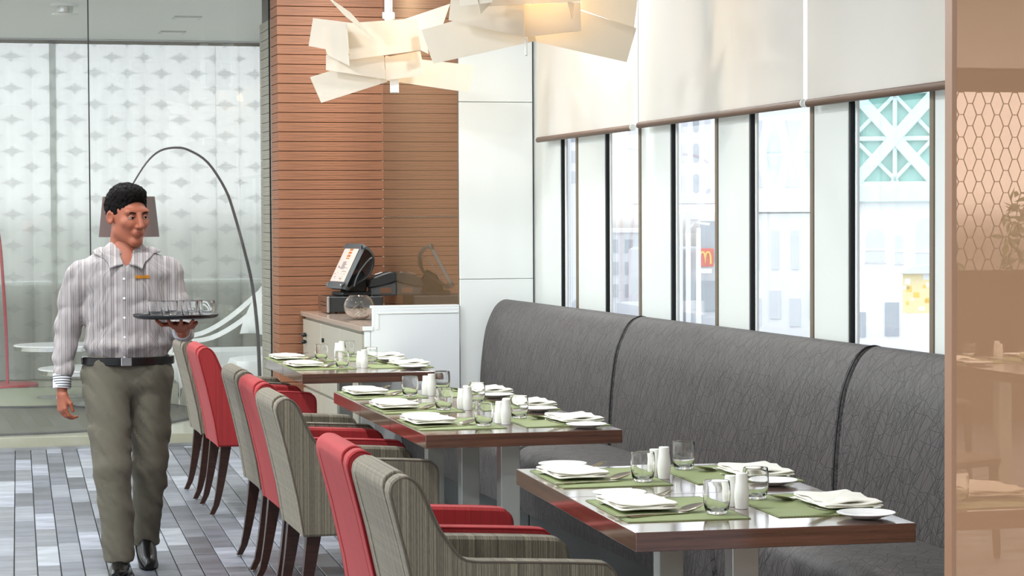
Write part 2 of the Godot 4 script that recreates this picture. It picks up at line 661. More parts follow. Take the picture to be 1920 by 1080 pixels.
# ---------------------------------------------------------------- floor, walls, ceiling
func shell() -> void:
	var fl := struct("floor", Sh.new().box(Vector3(3, -0.114, -4.4), Vector3(16.6, 0.2, 21.4)), M.grout, "grey slate plank floor laid in long staggered rows", "floor")
	# the rows run slightly off the wall line; everything below is in that turned frame
	var tr := Basis(Vector3.UP, deg_to_rad(-1.98))
	rng.seed = 21
	var x0 := -0.1323
	var wid := 0.1013
	var kinds := []
	for k in 3:
		kinds.append(Sh.new().box(Vector3(0, -0.007, 0), Vector3(wid - 0.0042, 0.014, 0.597), 0.0025).mesh(20))
	var half := Sh.new().box(Vector3(0, -0.007, 0), Vector3(wid - 0.0042, 0.014, 0.297), 0.0025).mesh(20)
	var last := -1
	for i in 25:
		var z := -15.30 + rng.randf() * 0.6
		var x := x0 + (i + 0.5) * wid
		if z + 15.30 > 0.02:
			var o0 := put("tile", half, M["slate_%d" % rng.randi_range(0, 6)], fl)
			var fill := z + 15.30
			o0.transform = Transform3D(tr * Basis().scaled(Vector3(1, 1, (fill - 0.003) / 0.297)), tr * Vector3(x, 0, z - fill / 2))
		while z < -9.2:
			var k := rng.randi_range(0, 6)
			if k == last: k = rng.randi_range(0, 5)
			last = k
			var o := put("tile", kinds[rng.randi_range(0, 2)], M["slate_%d" % k], fl)
			o.transform = Transform3D(tr, tr * Vector3(x, rng.randf_range(-0.0012, 0.0), z + 0.3))
			z += 0.6
	# the rest of the same floor, beyond what the photograph shows piece by piece
	var rest := Sh.new()
	var hi := x0 + 25 * wid + 0.003
	for b in [[x0 - 0.003, hi, -15.7, -15.31], [x0 - 0.003, hi, -8.6, 5.9], [-5.4, x0 - 0.003, -15.6, 5.9], [hi, 10.8, -15.6, 5.9]]:
		rest.box(tr * Vector3((b[0] + b[1]) / 2, -0.008, (b[2] + b[3]) / 2), Vector3(b[1] - b[0], 0.012, b[3] - b[2]), 0, tr)
	var ro := obj("tile_field", rest, M.slate_1, fl)
	ro.set_meta("kind", "stuff")
	struct("ceiling", Sh.new().box(Vector3(3, 3.45, -4.4), Vector3(16.6, 0.2, 21.4)), M.ceiling_white, "flat white ceiling over the dining room", "ceiling")
	struct("wall_left", Sh.new().box(Vector3(-5.1, 1.65, -7.4), Vector3(0.2, 3.5, 27.8)), M.white, "plain white wall along the far side of the room", "wall")
	struct("wall_right", Sh.new().box(Vector3(11.1, 1.65, 0.7), Vector3(0.2, 3.5, 11.0)), M.white, "plain white wall beyond the second dining area", "wall")

func windows() -> void:
	# [far edge, near edge] of each opening in the window wall
	var bays := [[-12.12, -11.76], [-11.26, -10.63], [-10.18, -9.50], [-9.112, -8.37], [-8.027, -7.255], [-6.92, -6.15], [-5.82, -5.05]]
	# the wall itself: frosted panels between the openings, a sill below, a head above
	var w := Sh.new()
	w.box(Vector3(3.525, 0.35, -8.765), Vector3(0.25, 0.9, 7.83))
	w.box(Vector3(3.525, 3.2, -8.765), Vector3(0.25, 0.36, 7.83))
	struct("wall_window", w, M.white, "low white wall under the row of street windows", "wall")
	var ed := [-12.68]
	for b in bays:
		ed.append(b[0]); ed.append(b[1])
	ed.append(-4.85)
	for i in range(0, ed.size(), 2):
		struct("wall_panel", Sh.new().box(Vector3(3.415, 1.91, (ed[i] + ed[i + 1]) / 2), Vector3(0.03, 2.22, ed[i + 1] - ed[i] - 0.002), 0.002), M.frosted, "frosted white panel between street windows, %s from the far pier" % ordinal(i / 2), "panel")
	for i in bays.size():
		var b: Array = bays[i]
		var wn := thing("window", "tall narrow street window, %s from the far pier" % ordinal(i), "window")
		wn.name = "window_%d" % (i + 1)
		wn.set_meta("kind", "structure")
		obj("jamb", Sh.new().box(Vector3(3.414, 1.91, b[0] + 0.007), Vector3(0.022, 2.22, 0.014), 0.002), M.jamb_black, wn)
		obj("inner_frame", Sh.new().box(Vector3(3.424, 1.91, b[0] + 0.036), Vector3(0.012, 2.2, 0.016), 0.002), M.white, wn)
		obj("edge_frame", Sh.new().box(Vector3(3.412, 1.91, b[1] - 0.016), Vector3(0.036, 2.22, 0.032), 0.002), M.frame_tan, wn)
		obj("pane", Sh.new().box(Vector3(3.432, 1.91, (b[0] + b[1]) / 2), Vector3(0.006, 2.2, b[1] - b[0] - 0.01)), M.pane, wn)
	# roller blinds
	var names := ["far", "middle", "near"]
	var bl := [[-12.40, -10.60], [-10.50, -8.345], [-8.30, -4.9]]
	for i in 3:
		var z0: float = bl[i][0]
		var z1: float = bl[i][1]
		var low: float = [1.985, 1.992, 1.99][i]
		var t := thing("roller_blind", "%s cream roller blind drawn halfway down, %s" % [["leftmost", "middle", "rightmost"][i], ["ending at the white pier", "between the other two", "ending at the tan glass panel"][i]], "blind", Vector3(3.346, low, (z0 + z1) / 2), 0, "cream roller blinds")
		var s := Sh.new()
		var rings := []
		for k in 41:
			var z := lerpf(z0, z1, k / 40.0) - (z0 + z1) / 2
			var o := 0.002 * sin(z * 9.0 + i) + 0.0015 * sin(z * 23.0)
			rings.append(PackedVector3Array([Vector3(o, 1.3, z), Vector3(o, 0.006, z), Vector3(o + 0.0012, 0.006, z), Vector3(o + 0.0012, 1.3, z)]))
		s.loft(rings, true)
		obj("cloth", s, M.blind, t)
		var h := Sh.new()
		h.tube([Vector3(0.0, 0, z0 - (z0 + z1) / 2), Vector3(0.0, 0, z1 - (z0 + z1) / 2)], 0.0155, 12)
		obj("hem_bar", h, M.hem_brown, t)
		for zz in [z0, z1]:
			obj("end_cap", Sh.new().tube([Vector3(0, 0, zz - (z0 + z1) / 2 - 0.004), Vector3(0, 0, zz - (z0 + z1) / 2 + 0.004)], 0.0165, 12), M.white, t)

func ordinal(i: int) -> String:
	return ["first", "second", "third", "fourth", "fifth", "sixth", "seventh", "eighth", "ninth", "tenth"][i]

# ---------------------------------------------------------------- slatted wall, bronze side panel, white pier, glass partition
func corner() -> void:
	var core := struct("wall_slatted", Sh.new().box(Vector3(2.585, 1.66, -15.09), Vector3(0.70, 3.38, 0.30)), M.black, "wall corner clad in horizontal reddish cedar boards", "wall")
	var mesh := Sh.new().box(Vector3.ZERO, Vector3(0.722, 0.061, 0.30), 0.0022).mesh(20)
	for k in 52:
		put("slat", mesh, M.cedar, core, Vector3(2.585, -0.011 + 0.0646 * (k + 0.5), -15.07))
	var core2 := struct("wall_lounge", Sh.new().box(Vector3(2.61, 1.68, -15.68), Vector3(0.66, 3.2, 0.66)), M.black, "boarded wall return behind the glass partition, whitened by painted glare", "wall")
	var mesh2 := Sh.new().box(Vector3.ZERO, Vector3(0.68, 0.061, 0.68), 0.0022).mesh(20)
	for k in 44:
		put("slat", mesh2, M.cedar_glare, core2, Vector3(2.605, 0.085 + 0.0646 * (k + 0.5), -15.69))
	# block at the end of the window wall
	var pier := struct("wall_pier", Sh.new().box(Vector3(3.28, 1.66, -13.81), Vector3(0.655, 3.38, 2.24)), M.white, "white panelled pier between the counter and the windows", "wall")
	var ys := [0.0, 0.16, 1.184, 2.214, 3.2]
	for k in 4:
		obj("panel", Sh.new().box(Vector3(3.168, (ys[k] + ys[k + 1]) / 2, -12.684), Vector3(0.442, ys[k + 1] - ys[k] - 0.004, 0.012), 0.0015), M.white_gloss, pier)
	obj("joint", Sh.new().box(Vector3(3.392, 1.66, -12.678), Vector3(0.004, 3.28, 0.008)), M.jamb_black, pier)
	var ys2 := [0.0, 1.55, 3.3]
	for k in 2:
		obj("bronze_panel", Sh.new().box(Vector3(2.947, (ys2[k] + ys2[k + 1]) / 2, -13.805), Vector3(0.01, ys2[k + 1] - ys2[k] - 0.003, 2.22), 0.001), M.bronze_gloss, pier).set_meta("label", "glossy bronze back-painted glass sheet")
	# glass partition to the lounge: sheets butted with a dark joint, a channel at the wall
	for q in [[-5.0, 1.003, "left"], [1.011, 2.222, "right"]]:
		var t := thing("glass_partition", "frameless glass sheet screening the lounge, on the %s of the dark joint" % q[2], "glass screen", Vector3((q[0] + q[1]) / 2, 0, -15.29), 0, "lounge glass sheets")
		obj("sheet", Sh.new().box(Vector3(0, 1.66, 0), Vector3(q[1] - q[0], 3.28, 0.012)), M.pane, t)
		obj("joint", Sh.new().box(Vector3((q[1] - q[0]) / 2 + 0.004, 1.66, 0), Vector3(0.008, 3.28, 0.016)), M.black, t)
	struct("trim_1", Sh.new().box(Vector3(-1.39, 0.01, -15.29), Vector3(7.2, 0.02, 0.03)), M.steel, "thin steel floor channel under the glass partition", "channel")
	struct("trim_2", Sh.new().box(Vector3(-1.39, 3.33, -15.29), Vector3(7.2, 0.06, 0.06)), M.white, "white head channel over the glass partition", "channel")

# smooth curve through points
func curve2(a: Array, per := 5, closed := false) -> PackedVector2Array:
	var out := PackedVector2Array()
	var n := a.size()
	for i in (n if closed else n - 1):
		var q := []
		for k in [-1, 0, 1, 2]:
			var j: int = posmod(i + k, n) if closed else clampi(i + k, 0, n - 1)
			q.append(Vector2(a[j][0], a[j][1]))
		for s in per:
			out.push_back(q[1].cubic_interpolate(q[2], q[0], q[3], float(s) / per))
	if not closed: out.push_back(Vector2(a[-1][0], a[-1][1]))
	return out

func curve3(a: Array, per := 6) -> Array:
	var out := []
	for i in a.size() - 1:
		var p0: Vector3 = a[maxi(i - 1, 0)]
		var p1: Vector3 = a[i]
		var p2: Vector3 = a[i + 1]
		var p3: Vector3 = a[mini(i + 2, a.size() - 1)]
		for s in per: out.append(p1.cubic_interpolate(p2, p0, p3, float(s) / per))
	out.append(a[-1])
	return out

# ---------------------------------------------------------------- lounge behind the glass
func lounge() -> void:
	mat("lounge_stone", Color(0.64, 0.635, 0.54), 0.15)
	mat("rug_olive", Color(0.27, 0.27, 0.185), 0.95)
	mat("rug_sage", Color(0.50, 0.52, 0.42), 0.95)
	mat("rug_rim", Color(0.18, 0.19, 0.14), 0.95)
	mat("wall_olive", Color(0.38, 0.345, 0.25), 0.5)
	mat("chair_white", Color(0.92, 0.935, 0.93), 0.45)
	mat("lamp_black", Color(0.03, 0.03, 0.03), 0.3)
	mat("shade_brown", Color(0.34, 0.22, 0.20), 0.8, 0, {"backlight_enabled": true, "backlight": Color(0.3, 0.2, 0.18)})
	mat("lamp_red", Color(0.62, 0.04, 0.06), 0.3)
	mat("marble", Color(0.92, 0.93, 0.93), 0.12)
	struct("floor", Sh.new().box(Vector3(-0.4, 0.0, -18.45), Vector3(9.2, 0.16, 6.2), 0.004), M.lounge_stone, "pale stone lounge floor one low step above the slate", "floor")
	struct("ceiling", Sh.new().box(Vector3(-0.4, 3.22, -18.25), Vector3(9.2, 0.1, 5.8)), M.ceiling_white, "white lounge ceiling with small fittings behind the glass", "ceiling")
	struct("wall_back", Sh.new().box(Vector3(-0.4, 0.47, -21.1), Vector3(9.2, 0.94, 0.2)), M.wall_olive, "low olive wall below the curtained lounge window", "wall")
	struct("wall_side", Sh.new().box(Vector3(3.3, 1.62, -18.55), Vector3(0.2, 3.2, 5.0)), M.white, "white side wall of the lounge behind the armchair", "wall")
	var wn := thing("window", "wide lounge window behind the patterned sheer curtain", "window")
	wn.name = "window_8"
	wn.set_meta("kind", "structure")
	for x in [-4.6, -3.0, -1.4, 3.15]:
		obj("mullion", Sh.new().box(Vector3(x, 2.05, -21.1), Vector3(0.05, 2.24, 0.08), 0.004), M.white, wn)
	obj("sill", Sh.new().box(Vector3(-0.4, 0.955, -21.08), Vector3(7.6, 0.03, 0.24), 0.004), M.white, wn)
	obj("pane", Sh.new().box(Vector3(-0.7, 2.05, -21.1), Vector3(7.8, 2.2, 0.008)), M.pane, wn)
	# sheer curtain with a woven motif of layered lens shapes
	var cu := mat("sheer", Color(0.77, 0.795, 0.765), 0.9, 0, {"backlight_enabled": true, "backlight": Color(1, 1, 1), "transparency": BaseMaterial3D.TRANSPARENCY_ALPHA})
	rng.seed = 4
	var lens := []
	for k in 9: lens.append([[0.16, 0.22, 0.5, 0.72, 1.0, 0.6, 0.34, 0.24, 0.12][k], rng.randf_range(0.25, 0.6)])
	cu.albedo_texture = paint(256, 256, func(x, y):
		var a := 0.74
		var g := 1.0
		for m in 2:
			var dx := absf(wrapf(x - 64 - 128 * m, -128, 128)) / 72.0
			var dy := wrapf(y - 64 - 128 * m, -128, 128) / 44.0
			if absf(dy) < 1.0:
				var l: Array = lens[clampi(int((dy + 1) * 4.5), 0, 8)]
				var ed: float = clampf((l[0] * 1.05 - dx) * 9.0, 0, 1)
				a = maxf(a, 0.74 + ed * (0.04 + 0.12 * l[1]))
				g = minf(g, 1.0 - ed * (0.04 + 0.14 * l[1]))
		return Color(g, g, g * 0.99, a))
	for q in [[-3.6, -1.15, 0], [-1.2, 1.08, 1], [1.0, 3.0, 2]]:
		var t := thing("sheer_curtain", "white sheer curtain patterned with grey lens motifs, %s drop" % ["outermost", "middle", "beside the boarded return"][q[2]], "curtain", Vector3(0, 0.09, -20.70), 0, "sheer lounge curtain drops")
		var s := Sh.new()
		var nx := 900
		var along := 0.0
		var was := Vector2.ZERO
		var cols := []
		for i in nx + 1:
			# the cloth doubles over itself where the folds are deep
			var u := lerpf(q[0], q[1], float(i) / nx)
			var k := 34.0
			var deep: float = 0.65 + 0.75 * sin(u * 2.3 + q[2]) * sin(u * 5.1 + 1.0)
			var ph: float = u * k + 2.2 * sin(u * 3.1 + q[2])
			var x: float = u + clampf(deep, 0.1, 1.6) / k * sin(ph)
			var z: float = (0.018 + 0.03 * clampf(deep, 0.0, 1.4)) * cos(ph) - 0.06 * (q[2] % 2)
			if i: along += Vector2(x, z).distance_to(was)
			was = Vector2(x, z)
			cols.append([x, z, along])
		for i in nx:
			for r in 4:
				var vv := []
				for k in [[0, 0], [1, 0], [1, 1], [0, 1]]:
					var c: Array = cols[i + k[0]]
					var f: float = (r + k[1]) / 4.0
					vv.append([Vector3(c[0], f * 3.06, c[1] * (1.0 - 0.3 * f)), Vector2(c[2] / 0.40, -f * 3.06 / 0.285)])
				s.tri(vv[0][0], vv[1][0], vv[2][0], vv[0][1], vv[1][1], vv[2][1])
				s.tri(vv[0][0], vv[2][0], vv[3][0], vv[0][1], vv[2][1], vv[3][1])
		obj("cloth", s, cu, t, 80)
		obj("heading_tape", Sh.new().box(Vector3((q[0] + q[1]) / 2, 3.055, 0), Vector3(q[1] - q[0], 0.03, 0.06), 0.003), M.wall_olive, t)
	# rugs
	var rg := thing("round_rug", "large round olive rug with a dark edge just behind the glass", "rug", Vector3(0.42, 0.08, -17.0))
	obj("pile", Sh.new().lathe([[1.47, 0.0], [1.47, 0.012], [0.0, 0.012]], 72, Vector3.ZERO), M.rug_olive, rg)
	obj("edge", Sh.new().lathe([[1.5, 0.0], [1.5, 0.010], [1.49, 0.014], [1.465, 0.014], [1.465, 0.0]], 72), M.rug_rim, rg)
	rg = thing("round_rug", "smaller pale sage round rug lying under the low tables", "rug", Vector3(0.85, 0.0945, -18.55))
	obj("pile", Sh.new().lathe([[0.98, 0.0], [0.98, 0.012], [0.0, 0.012]], 64), M.rug_sage, rg)
	obj("edge", Sh.new().lathe([[1.0, 0.0], [1.0, 0.010], [0.995, 0.014], [0.975, 0.014], [0.975, 0.0]], 64), M.rug_rim, rg)
	# low tables
	for q in [[0.95, -18.35, 0.36, 0.43, "higher white round side table with chrome rim, farther from the glass"], [1.22, -17.62, 0.47, 0.285, "lower wide white round coffee table with chrome rim behind the walking man"]]:
		var t := thing("side_table", q[4], "side table", Vector3(q[0], 0.1068 if q[3] > 0.4 else 0.1068, q[1]), 0, "round lounge tables")
		var r: float = q[2]
		var h: float = q[3]
		obj("top", Sh.new().lathe([[r - 0.004, h - 0.012], [r, h - 0.008], [r, h - 0.003], [r - 0.004, h], [0.0, h]], 48), M.marble, t)
		obj("rim", Sh.new().lathe([[0.0, h - 0.045], [r - 0.012, h - 0.045], [r - 0.008, h - 0.041], [r - 0.008, h - 0.012], [0.0, h - 0.012]], 48), M.chrome, t)
		obj("stem", Sh.new().lathe([[0.03, 0.012], [0.03, h - 0.045]], 20), M.chrome, t)
		obj("foot", Sh.new().lathe([[0.0, 0.0], [r * 0.5, 0.0], [r * 0.5, 0.008], [0.05, 0.014], [0.0, 0.014]], 40), M.chrome, t)
	# arc lamp with the brown shade
	var l := thing("arc_lamp", "black arching floor lamp holding a brown tapered shade behind the man's head", "floor lamp", Vector3(2.31, 0.08, -16.45))
	obj("base", Sh.new().lathe([[0.0, 0.0], [0.15, 0.0], [0.155, 0.004], [0.155, 0.02], [0.15, 0.025], [0.0, 0.025]], 36), M.lamp_black, l)
	var pp := [[2.31, 0.10], [2.305, 0.35], [2.29, 0.72], [2.255, 1.05], [2.20, 1.302], [2.125, 1.58], [2.063, 1.757], [1.937, 1.952], [1.801, 2.042], [1.705, 2.061], [1.589, 2.037], [1.492, 1.952], [1.391, 1.796], [1.362, 1.735]]
	var pts := []
	for q in pp: pts.append(Vector3(q[0] - 2.31, q[1] - 0.08, 0))
	var rr := []
	var cv := curve3(pts, 4)
	for i in cv.size(): rr.append(lerpf(0.016, 0.0055, pow(float(i) / cv.size(), 0.7)))
	obj("pole", Sh.new().tube(cv, rr, 10), M.lamp_black, l)
	obj("shade", Sh.new().lathe([[0.216, 1.333], [0.218, 1.333], [0.187, 1.625], [0.184, 1.625], [0.214, 1.336]], 40, Vector3(-0.949, 0, 0)), M.shade_brown, l)
	obj("shade_ring", Sh.new().lathe([[0.184, 1.60], [0.184, 1.606], [0.012, 1.606], [0.012, 1.60], [0.184, 1.60]], 24, Vector3(-0.949, 0, 0)), M.lamp_black, l)
	# red lamp at the edge
	l = thing("arc_lamp", "red arching floor lamp on a round red base by the curtain", "floor lamp", Vector3(0.575, 0.08, -20.08))
	obj("base", Sh.new().lathe([[0.0, 0.0], [0.28, 0.0], [0.285, 0.004], [0.285, 0.02], [0.28, 0.026], [0.0, 0.026]], 40), M.lamp_red, l)
	obj("pole", Sh.new().tube(curve3(v3([[0.02, 0.02, 0], [0.012, 0.5, 0], [-0.01, 0.95, 0], [-0.04, 1.33, 0], [-0.12, 1.7, 0], [-0.35, 2.0, 0], [-0.7, 2.02, 0], [-0.95, 1.8, 0]]), 5), 0.014, 10), M.lamp_red, l)
	obj("shade", Sh.new().lathe([[0.216, 1.43], [0.218, 1.43], [0.187, 1.72], [0.184, 1.72], [0.214, 1.433]], 36, Vector3(-0.98, 0, 0)), M.lamp_red, l)
	# white armchair with swooping arms, seen past the pillar
	var c := thing("lounge_armchair", "white upholstered lounge armchair with low swooping arms", "armchair", Vector3(2.35, 0.08, -18.1))
	var prof := curve2([[-0.50, 0.12], [-0.515, 0.3], [-0.51, 0.47], [-0.47, 0.505], [-0.25, 0.535], [-0.02, 0.66], [0.25, 0.88], [0.42, 0.98], [0.52, 0.96], [0.55, 0.85], [0.53, 0.4], [0.48, 0.12]], 4)
	for z in [0.29, -0.41]:
		obj("arm", Sh.new().slab(prof, 0.12, 0.03, Transform3D(Basis(), Vector3(0, 0, z))), M.chair_white, c, 50)
	obj("backrest", Sh.new().box(Vector3(0.44, 0.55, 0), Vector3(0.14, 0.8, 0.56), 0.04), M.chair_white, c)
	var st := Sh.new()
	st.loft([rrect(0.43, 0.27, 0.06, 0.14), rrect(0.46, 0.285, 0.06, 0.2), rrect(0.46, 0.285, 0.06, 0.36), rrect(0.43, 0.26, 0.06, 0.40), rrect(0.3, 0.15, 0.06, 0.415)])
	obj("seat", st, M.chair_white, c, 50, Vector3(-0.04, 0, 0))
	for x in [-0.42, 0.4]:
		for z in [-0.33, 0.33]:
			obj("leg", Sh.new().tube([Vector3(x, 0.13, z), Vector3(x - 0.01, 0.0, z)], [0.02, 0.013], 10), M.chrome, c)
	var cush := thing("cushion", "white square cushion propped in the lounge armchair", "cushion", Vector3(2.58, 0.80, -18.1))
	cush.rotation = Vector3(0.0, 0.35, -0.5)
	var cs := Sh.new()
	var g := 14
	for side in [-1.0, 1.0]:
		for i in g:
			for j in g:
				var q := []
				for k in [[0, 0], [1, 0], [1, 1], [0, 1]]:
					var u := float(i + k[0]) / g * 2 - 1
					var v := float(j + k[1]) / g * 2 - 1
					var puff := 0.085 * pow((1 - u * u) * (1 - v * v), 0.45)
					q.append(Vector3(puff * side, v * 0.23 * (1 - 0.07 * (1 - u * u)), -u * side * 0.23 * (1 - 0.07 * (1 - v * v))))
				cs.quad(q[0], q[1], q[2], q[3])
	obj("cover", cs, M.chair_white, cush, 70)
	var ot := thing("lounge_seat", "white rounded seat of a second lounge chair by the boarded return", "lounge_seat", Vector3(2.56, 0.08, -17.1))  # simplified seat of a second chair, its arm left out
	st = Sh.new()
	st.loft([rrect(0.36, 0.28, 0.1, 0.06), rrect(0.39, 0.31, 0.1, 0.10), rrect(0.39, 0.31, 0.1, 0.33), rrect(0.37, 0.29, 0.1, 0.385), rrect(0.3, 0.22, 0.1, 0.40)])
	obj("cushion", st, M.chair_white, ot, 50)
	obj("base", Sh.new().loft([rrect(0.30, 0.22, 0.06, 0.0), rrect(0.30, 0.22, 0.06, 0.06)]), M.shade_brown, ot)  # brown colour stands in for shadow below the seat front
	# ceiling fittings
	var sd := thing("smoke_detector", "round white smoke detector on the lounge ceiling", "smoke detector", Vector3(0.97, 3.17, -17.3))
	obj("base", Sh.new().lathe([[0.0, -0.02], [0.10, -0.02], [0.105, -0.012], [0.105, 0.0]], 28), M.white, sd)
	obj("neck", Sh.new().lathe([[0.0, -0.07], [0.055, -0.07], [0.06, -0.05], [0.06, -0.02]], 28), M.steel, sd)
	obj("cover", Sh.new().lathe([[0.0, -0.10], [0.07, -0.097], [0.10, -0.082], [0.10, -0.075], [0.05, -0.068], [0.0, -0.068]], 28), M.white, sd)
	for q in [[1.99, -18.25, "nearer"], [2.02, -19.7, "farther"]]:
		var v := thing("ceiling_vent", "small square hatch in the lounge ceiling, the %s one" % q[2], "vent", Vector3(q[0], 3.17, q[1]), 0, "lounge ceiling hatches")
		obj("frame", Sh.new().box(Vector3(0, -0.006, 0), Vector3(0.22, 0.012, 0.22), 0.002), M.steel, v)
		obj("plate", Sh.new().box(Vector3(0, -0.013, 0), Vector3(0.17, 0.004, 0.17)), M.white, v)

# ---------------------------------------------------------------- room on the near side of the tan screen, seen as its reflection
func near_room() -> void:
	mat("brown_wall", Color(0.34, 0.24, 0.17), 0.6)
	mat("brass", Color(0.12, 0.09, 0.06), 0.5)
	mat("chair_brown", Color(0.26, 0.17, 0.12), 0.4)
	mat("leaf", Color(0.25, 0.36, 0.17), 0.7, 0, {"backlight_enabled": true, "backlight": Color(0.4, 0.5, 0.2)})
	var s := thing("tan_glass_screen", "glossy tan back-painted glass screen at the end of the banquette", "screen", Vector3(2.197, 0, -4.635))
	s.set_meta("kind", "structure")
	obj("board", Sh.new().box(Vector3(0.612, 1.67, 0.0145), Vector3(1.20, 3.34, 0.029)), M.tan_edge, s)
	obj("glass_face", Sh.new().box(Vector3(0.612, 1.67, 0.032), Vector3(1.20, 3.34, 0.006)), M.tan_gloss, s)
	obj("edge_strip", Sh.new().box(Vector3(0.006, 1.67, 0.0175), Vector3(0.012, 3.34, 0.037), 0.001), M.tan_edge, s)
	struct("wall_end", Sh.new().box(Vector3(7.2, 1.65, -4.72), Vector3(7.6, 3.4, 0.2)), M.white, "white wall continuing from the tan screen", "wall")
	var w := Sh.new()
	for b in [[-5.2, 5.6, 0.0, 3.4], [10.2, 11.0, 0.0, 3.4], [5.6, 10.2, 0.0, 1.13], [5.6, 10.2, 2.46, 2.62]]:
		w.box(Vector3((b[0] + b[1]) / 2, (b[2] + b[3]) / 2, 6.1), Vector3(b[1] - b[0], b[3] - b[2], 0.2))
	struct("wall_rear", w, M.brown_wall, "brown panelled wall with the lattice window, mirrored in the tan screen", "wall")
	struct("trim_3", Sh.new().box(Vector3(7.9, 3.0, 6.05), Vector3(4.6, 0.76, 0.3)), M.white, "white bulkhead over the lattice window", "bulkhead")
	var wn := thing("window", "wide window behind a metal lattice, mirrored in the tan screen", "window", Vector3(0, 0, 6.1))
	wn.name = "window_9"
	wn.set_meta("kind", "structure")
	obj("pane", Sh.new().box(Vector3(7.9, 1.795, 0.04), Vector3(4.6, 1.33, 0.006)), M.pane, wn)
	for x in [6.2, 7.22, 8.3, 9.3]:
		obj("mullion", Sh.new().box(Vector3(x, 1.795, 0.0), Vector3(0.05, 1.33, 0.05), 0.004), M.brown_wall, wn)
	var la := thing("lattice_screen", "bronze wire lattice of stretched hexagons before the mirrored window", "lattice", Vector3(0, 0, 5.93))
	var lt := Sh.new()
	var cw := 0.072
	var ch := 0.082
	for i in 54:
		for j in 17:
			var x := 6.4 + i * cw
			var y := 1.13 + j * ch
			var o := 0.016 if (i + j) % 2 == 0 else -0.016
			if y + ch < 2.47:
				lt.tube([Vector3(x + o, y, 0), Vector3(x - o, y + ch, 0)], 0.0042, 4, false)
			if (i + j) % 2 == 0: lt.tube([Vector3(x + 0.016, y, 0), Vector3(x + cw - 0.016, y, 0)], 0.0042, 4, false)
	var lo := obj("wire", lt, M.brass, la)
	lo.set_meta("kind", "stuff")
	# greenery outside that window
	for q in [[6.6, 8.2, 2.0, 3], [8.0, 8.6, 1.7, 5], [9.4, 8.3, 1.9, 8]]:
		var tr := thing("garden_tree", "leafy green tree outside the mirrored lattice window, %s" % {3: "nearest the tan wall", 5: "the shortest", 8: "the outermost"}[q[3]], "tree", Vector3(q[0], 0, q[1]), 0, "trees outside the lattice window")
		rng.seed = q[3]
		obj("trunk", Sh.new().tube(v3([[0, -0.3, 0], [0.03, 0.6, 0.02], [0.0, 1.3, 0]]), [0.06, 0.045, 0.03], 8), M.chair_brown, tr)
		var lf := Sh.new()
		for k in 420:
			var d := Vector3(rng.randfn(), rng.randfn(), rng.randfn()).normalized() * pow(rng.randf(), 0.4)
			var c := Vector3(0, q[2] - 0.65, 0) + d * Vector3(0.6, 0.75, 0.45)
			var b := Basis.from_euler(Vector3(rng.randf() * TAU, rng.randf() * TAU, rng.randf() * TAU))
			lf.quad(c + b * Vector3(-0.07, 0, 0), c + b * Vector3(0, -0.03, 0.01), c + b * Vector3(0.08, 0, 0), c + b * Vector3(0, 0.03, 0.01))
		obj("foliage", lf, M.leaf, tr).set_meta("kind", "stuff")
	# wooden chairs by the mirrored far table
	var proto: Node3D = null
	for q in [[4.75, 1.45, 0.0, "facing the mirrored far table"], [5.62, 2.95, PI / 2, "at the end of the mirrored far table"], [4.35, 0.1, -0.4, "standing nearest the tan screen"]]:
		var lb := "brown wooden slat-back chair %s" % q[3]
		if proto:
			copy(proto, "wooden_chair", lb, "chair", Vector3(q[0], 0, q[1]), q[2], "wooden chairs in the reflection")
			continue
		proto = thing("wooden_chair", lb, "chair", Vector3(q[0], 0, q[1]), q[2], "wooden chairs in the reflection")
		obj("seat", Sh.new().box(Vector3(0, 0.44, 0), Vector3(0.44, 0.045, 0.44), 0.012), M.chair_brown, proto)
		for x in [-0.19, 0.19]:
			for z in [-0.19, 0.19]:
				obj("leg", Sh.new().tube([Vector3(x * 1.08, 0, z * 1.05), Vector3(x, 0.42, z)], [0.017, 0.024], 8), M.chair_brown, proto)
		for z in [-0.19, -0.065, 0.065, 0.19]:
			obj("back_slat", Sh.new().tube([Vector3(-0.2, 0.46, z), Vector3(-0.27, 0.92, z)], 0.016, 8), M.chair_brown, proto)
		obj("top_rail", Sh.new().box(Vector3(-0.275, 0.93, 0), Vector3(0.03, 0.08, 0.46), 0.01), M.chair_brown, proto)

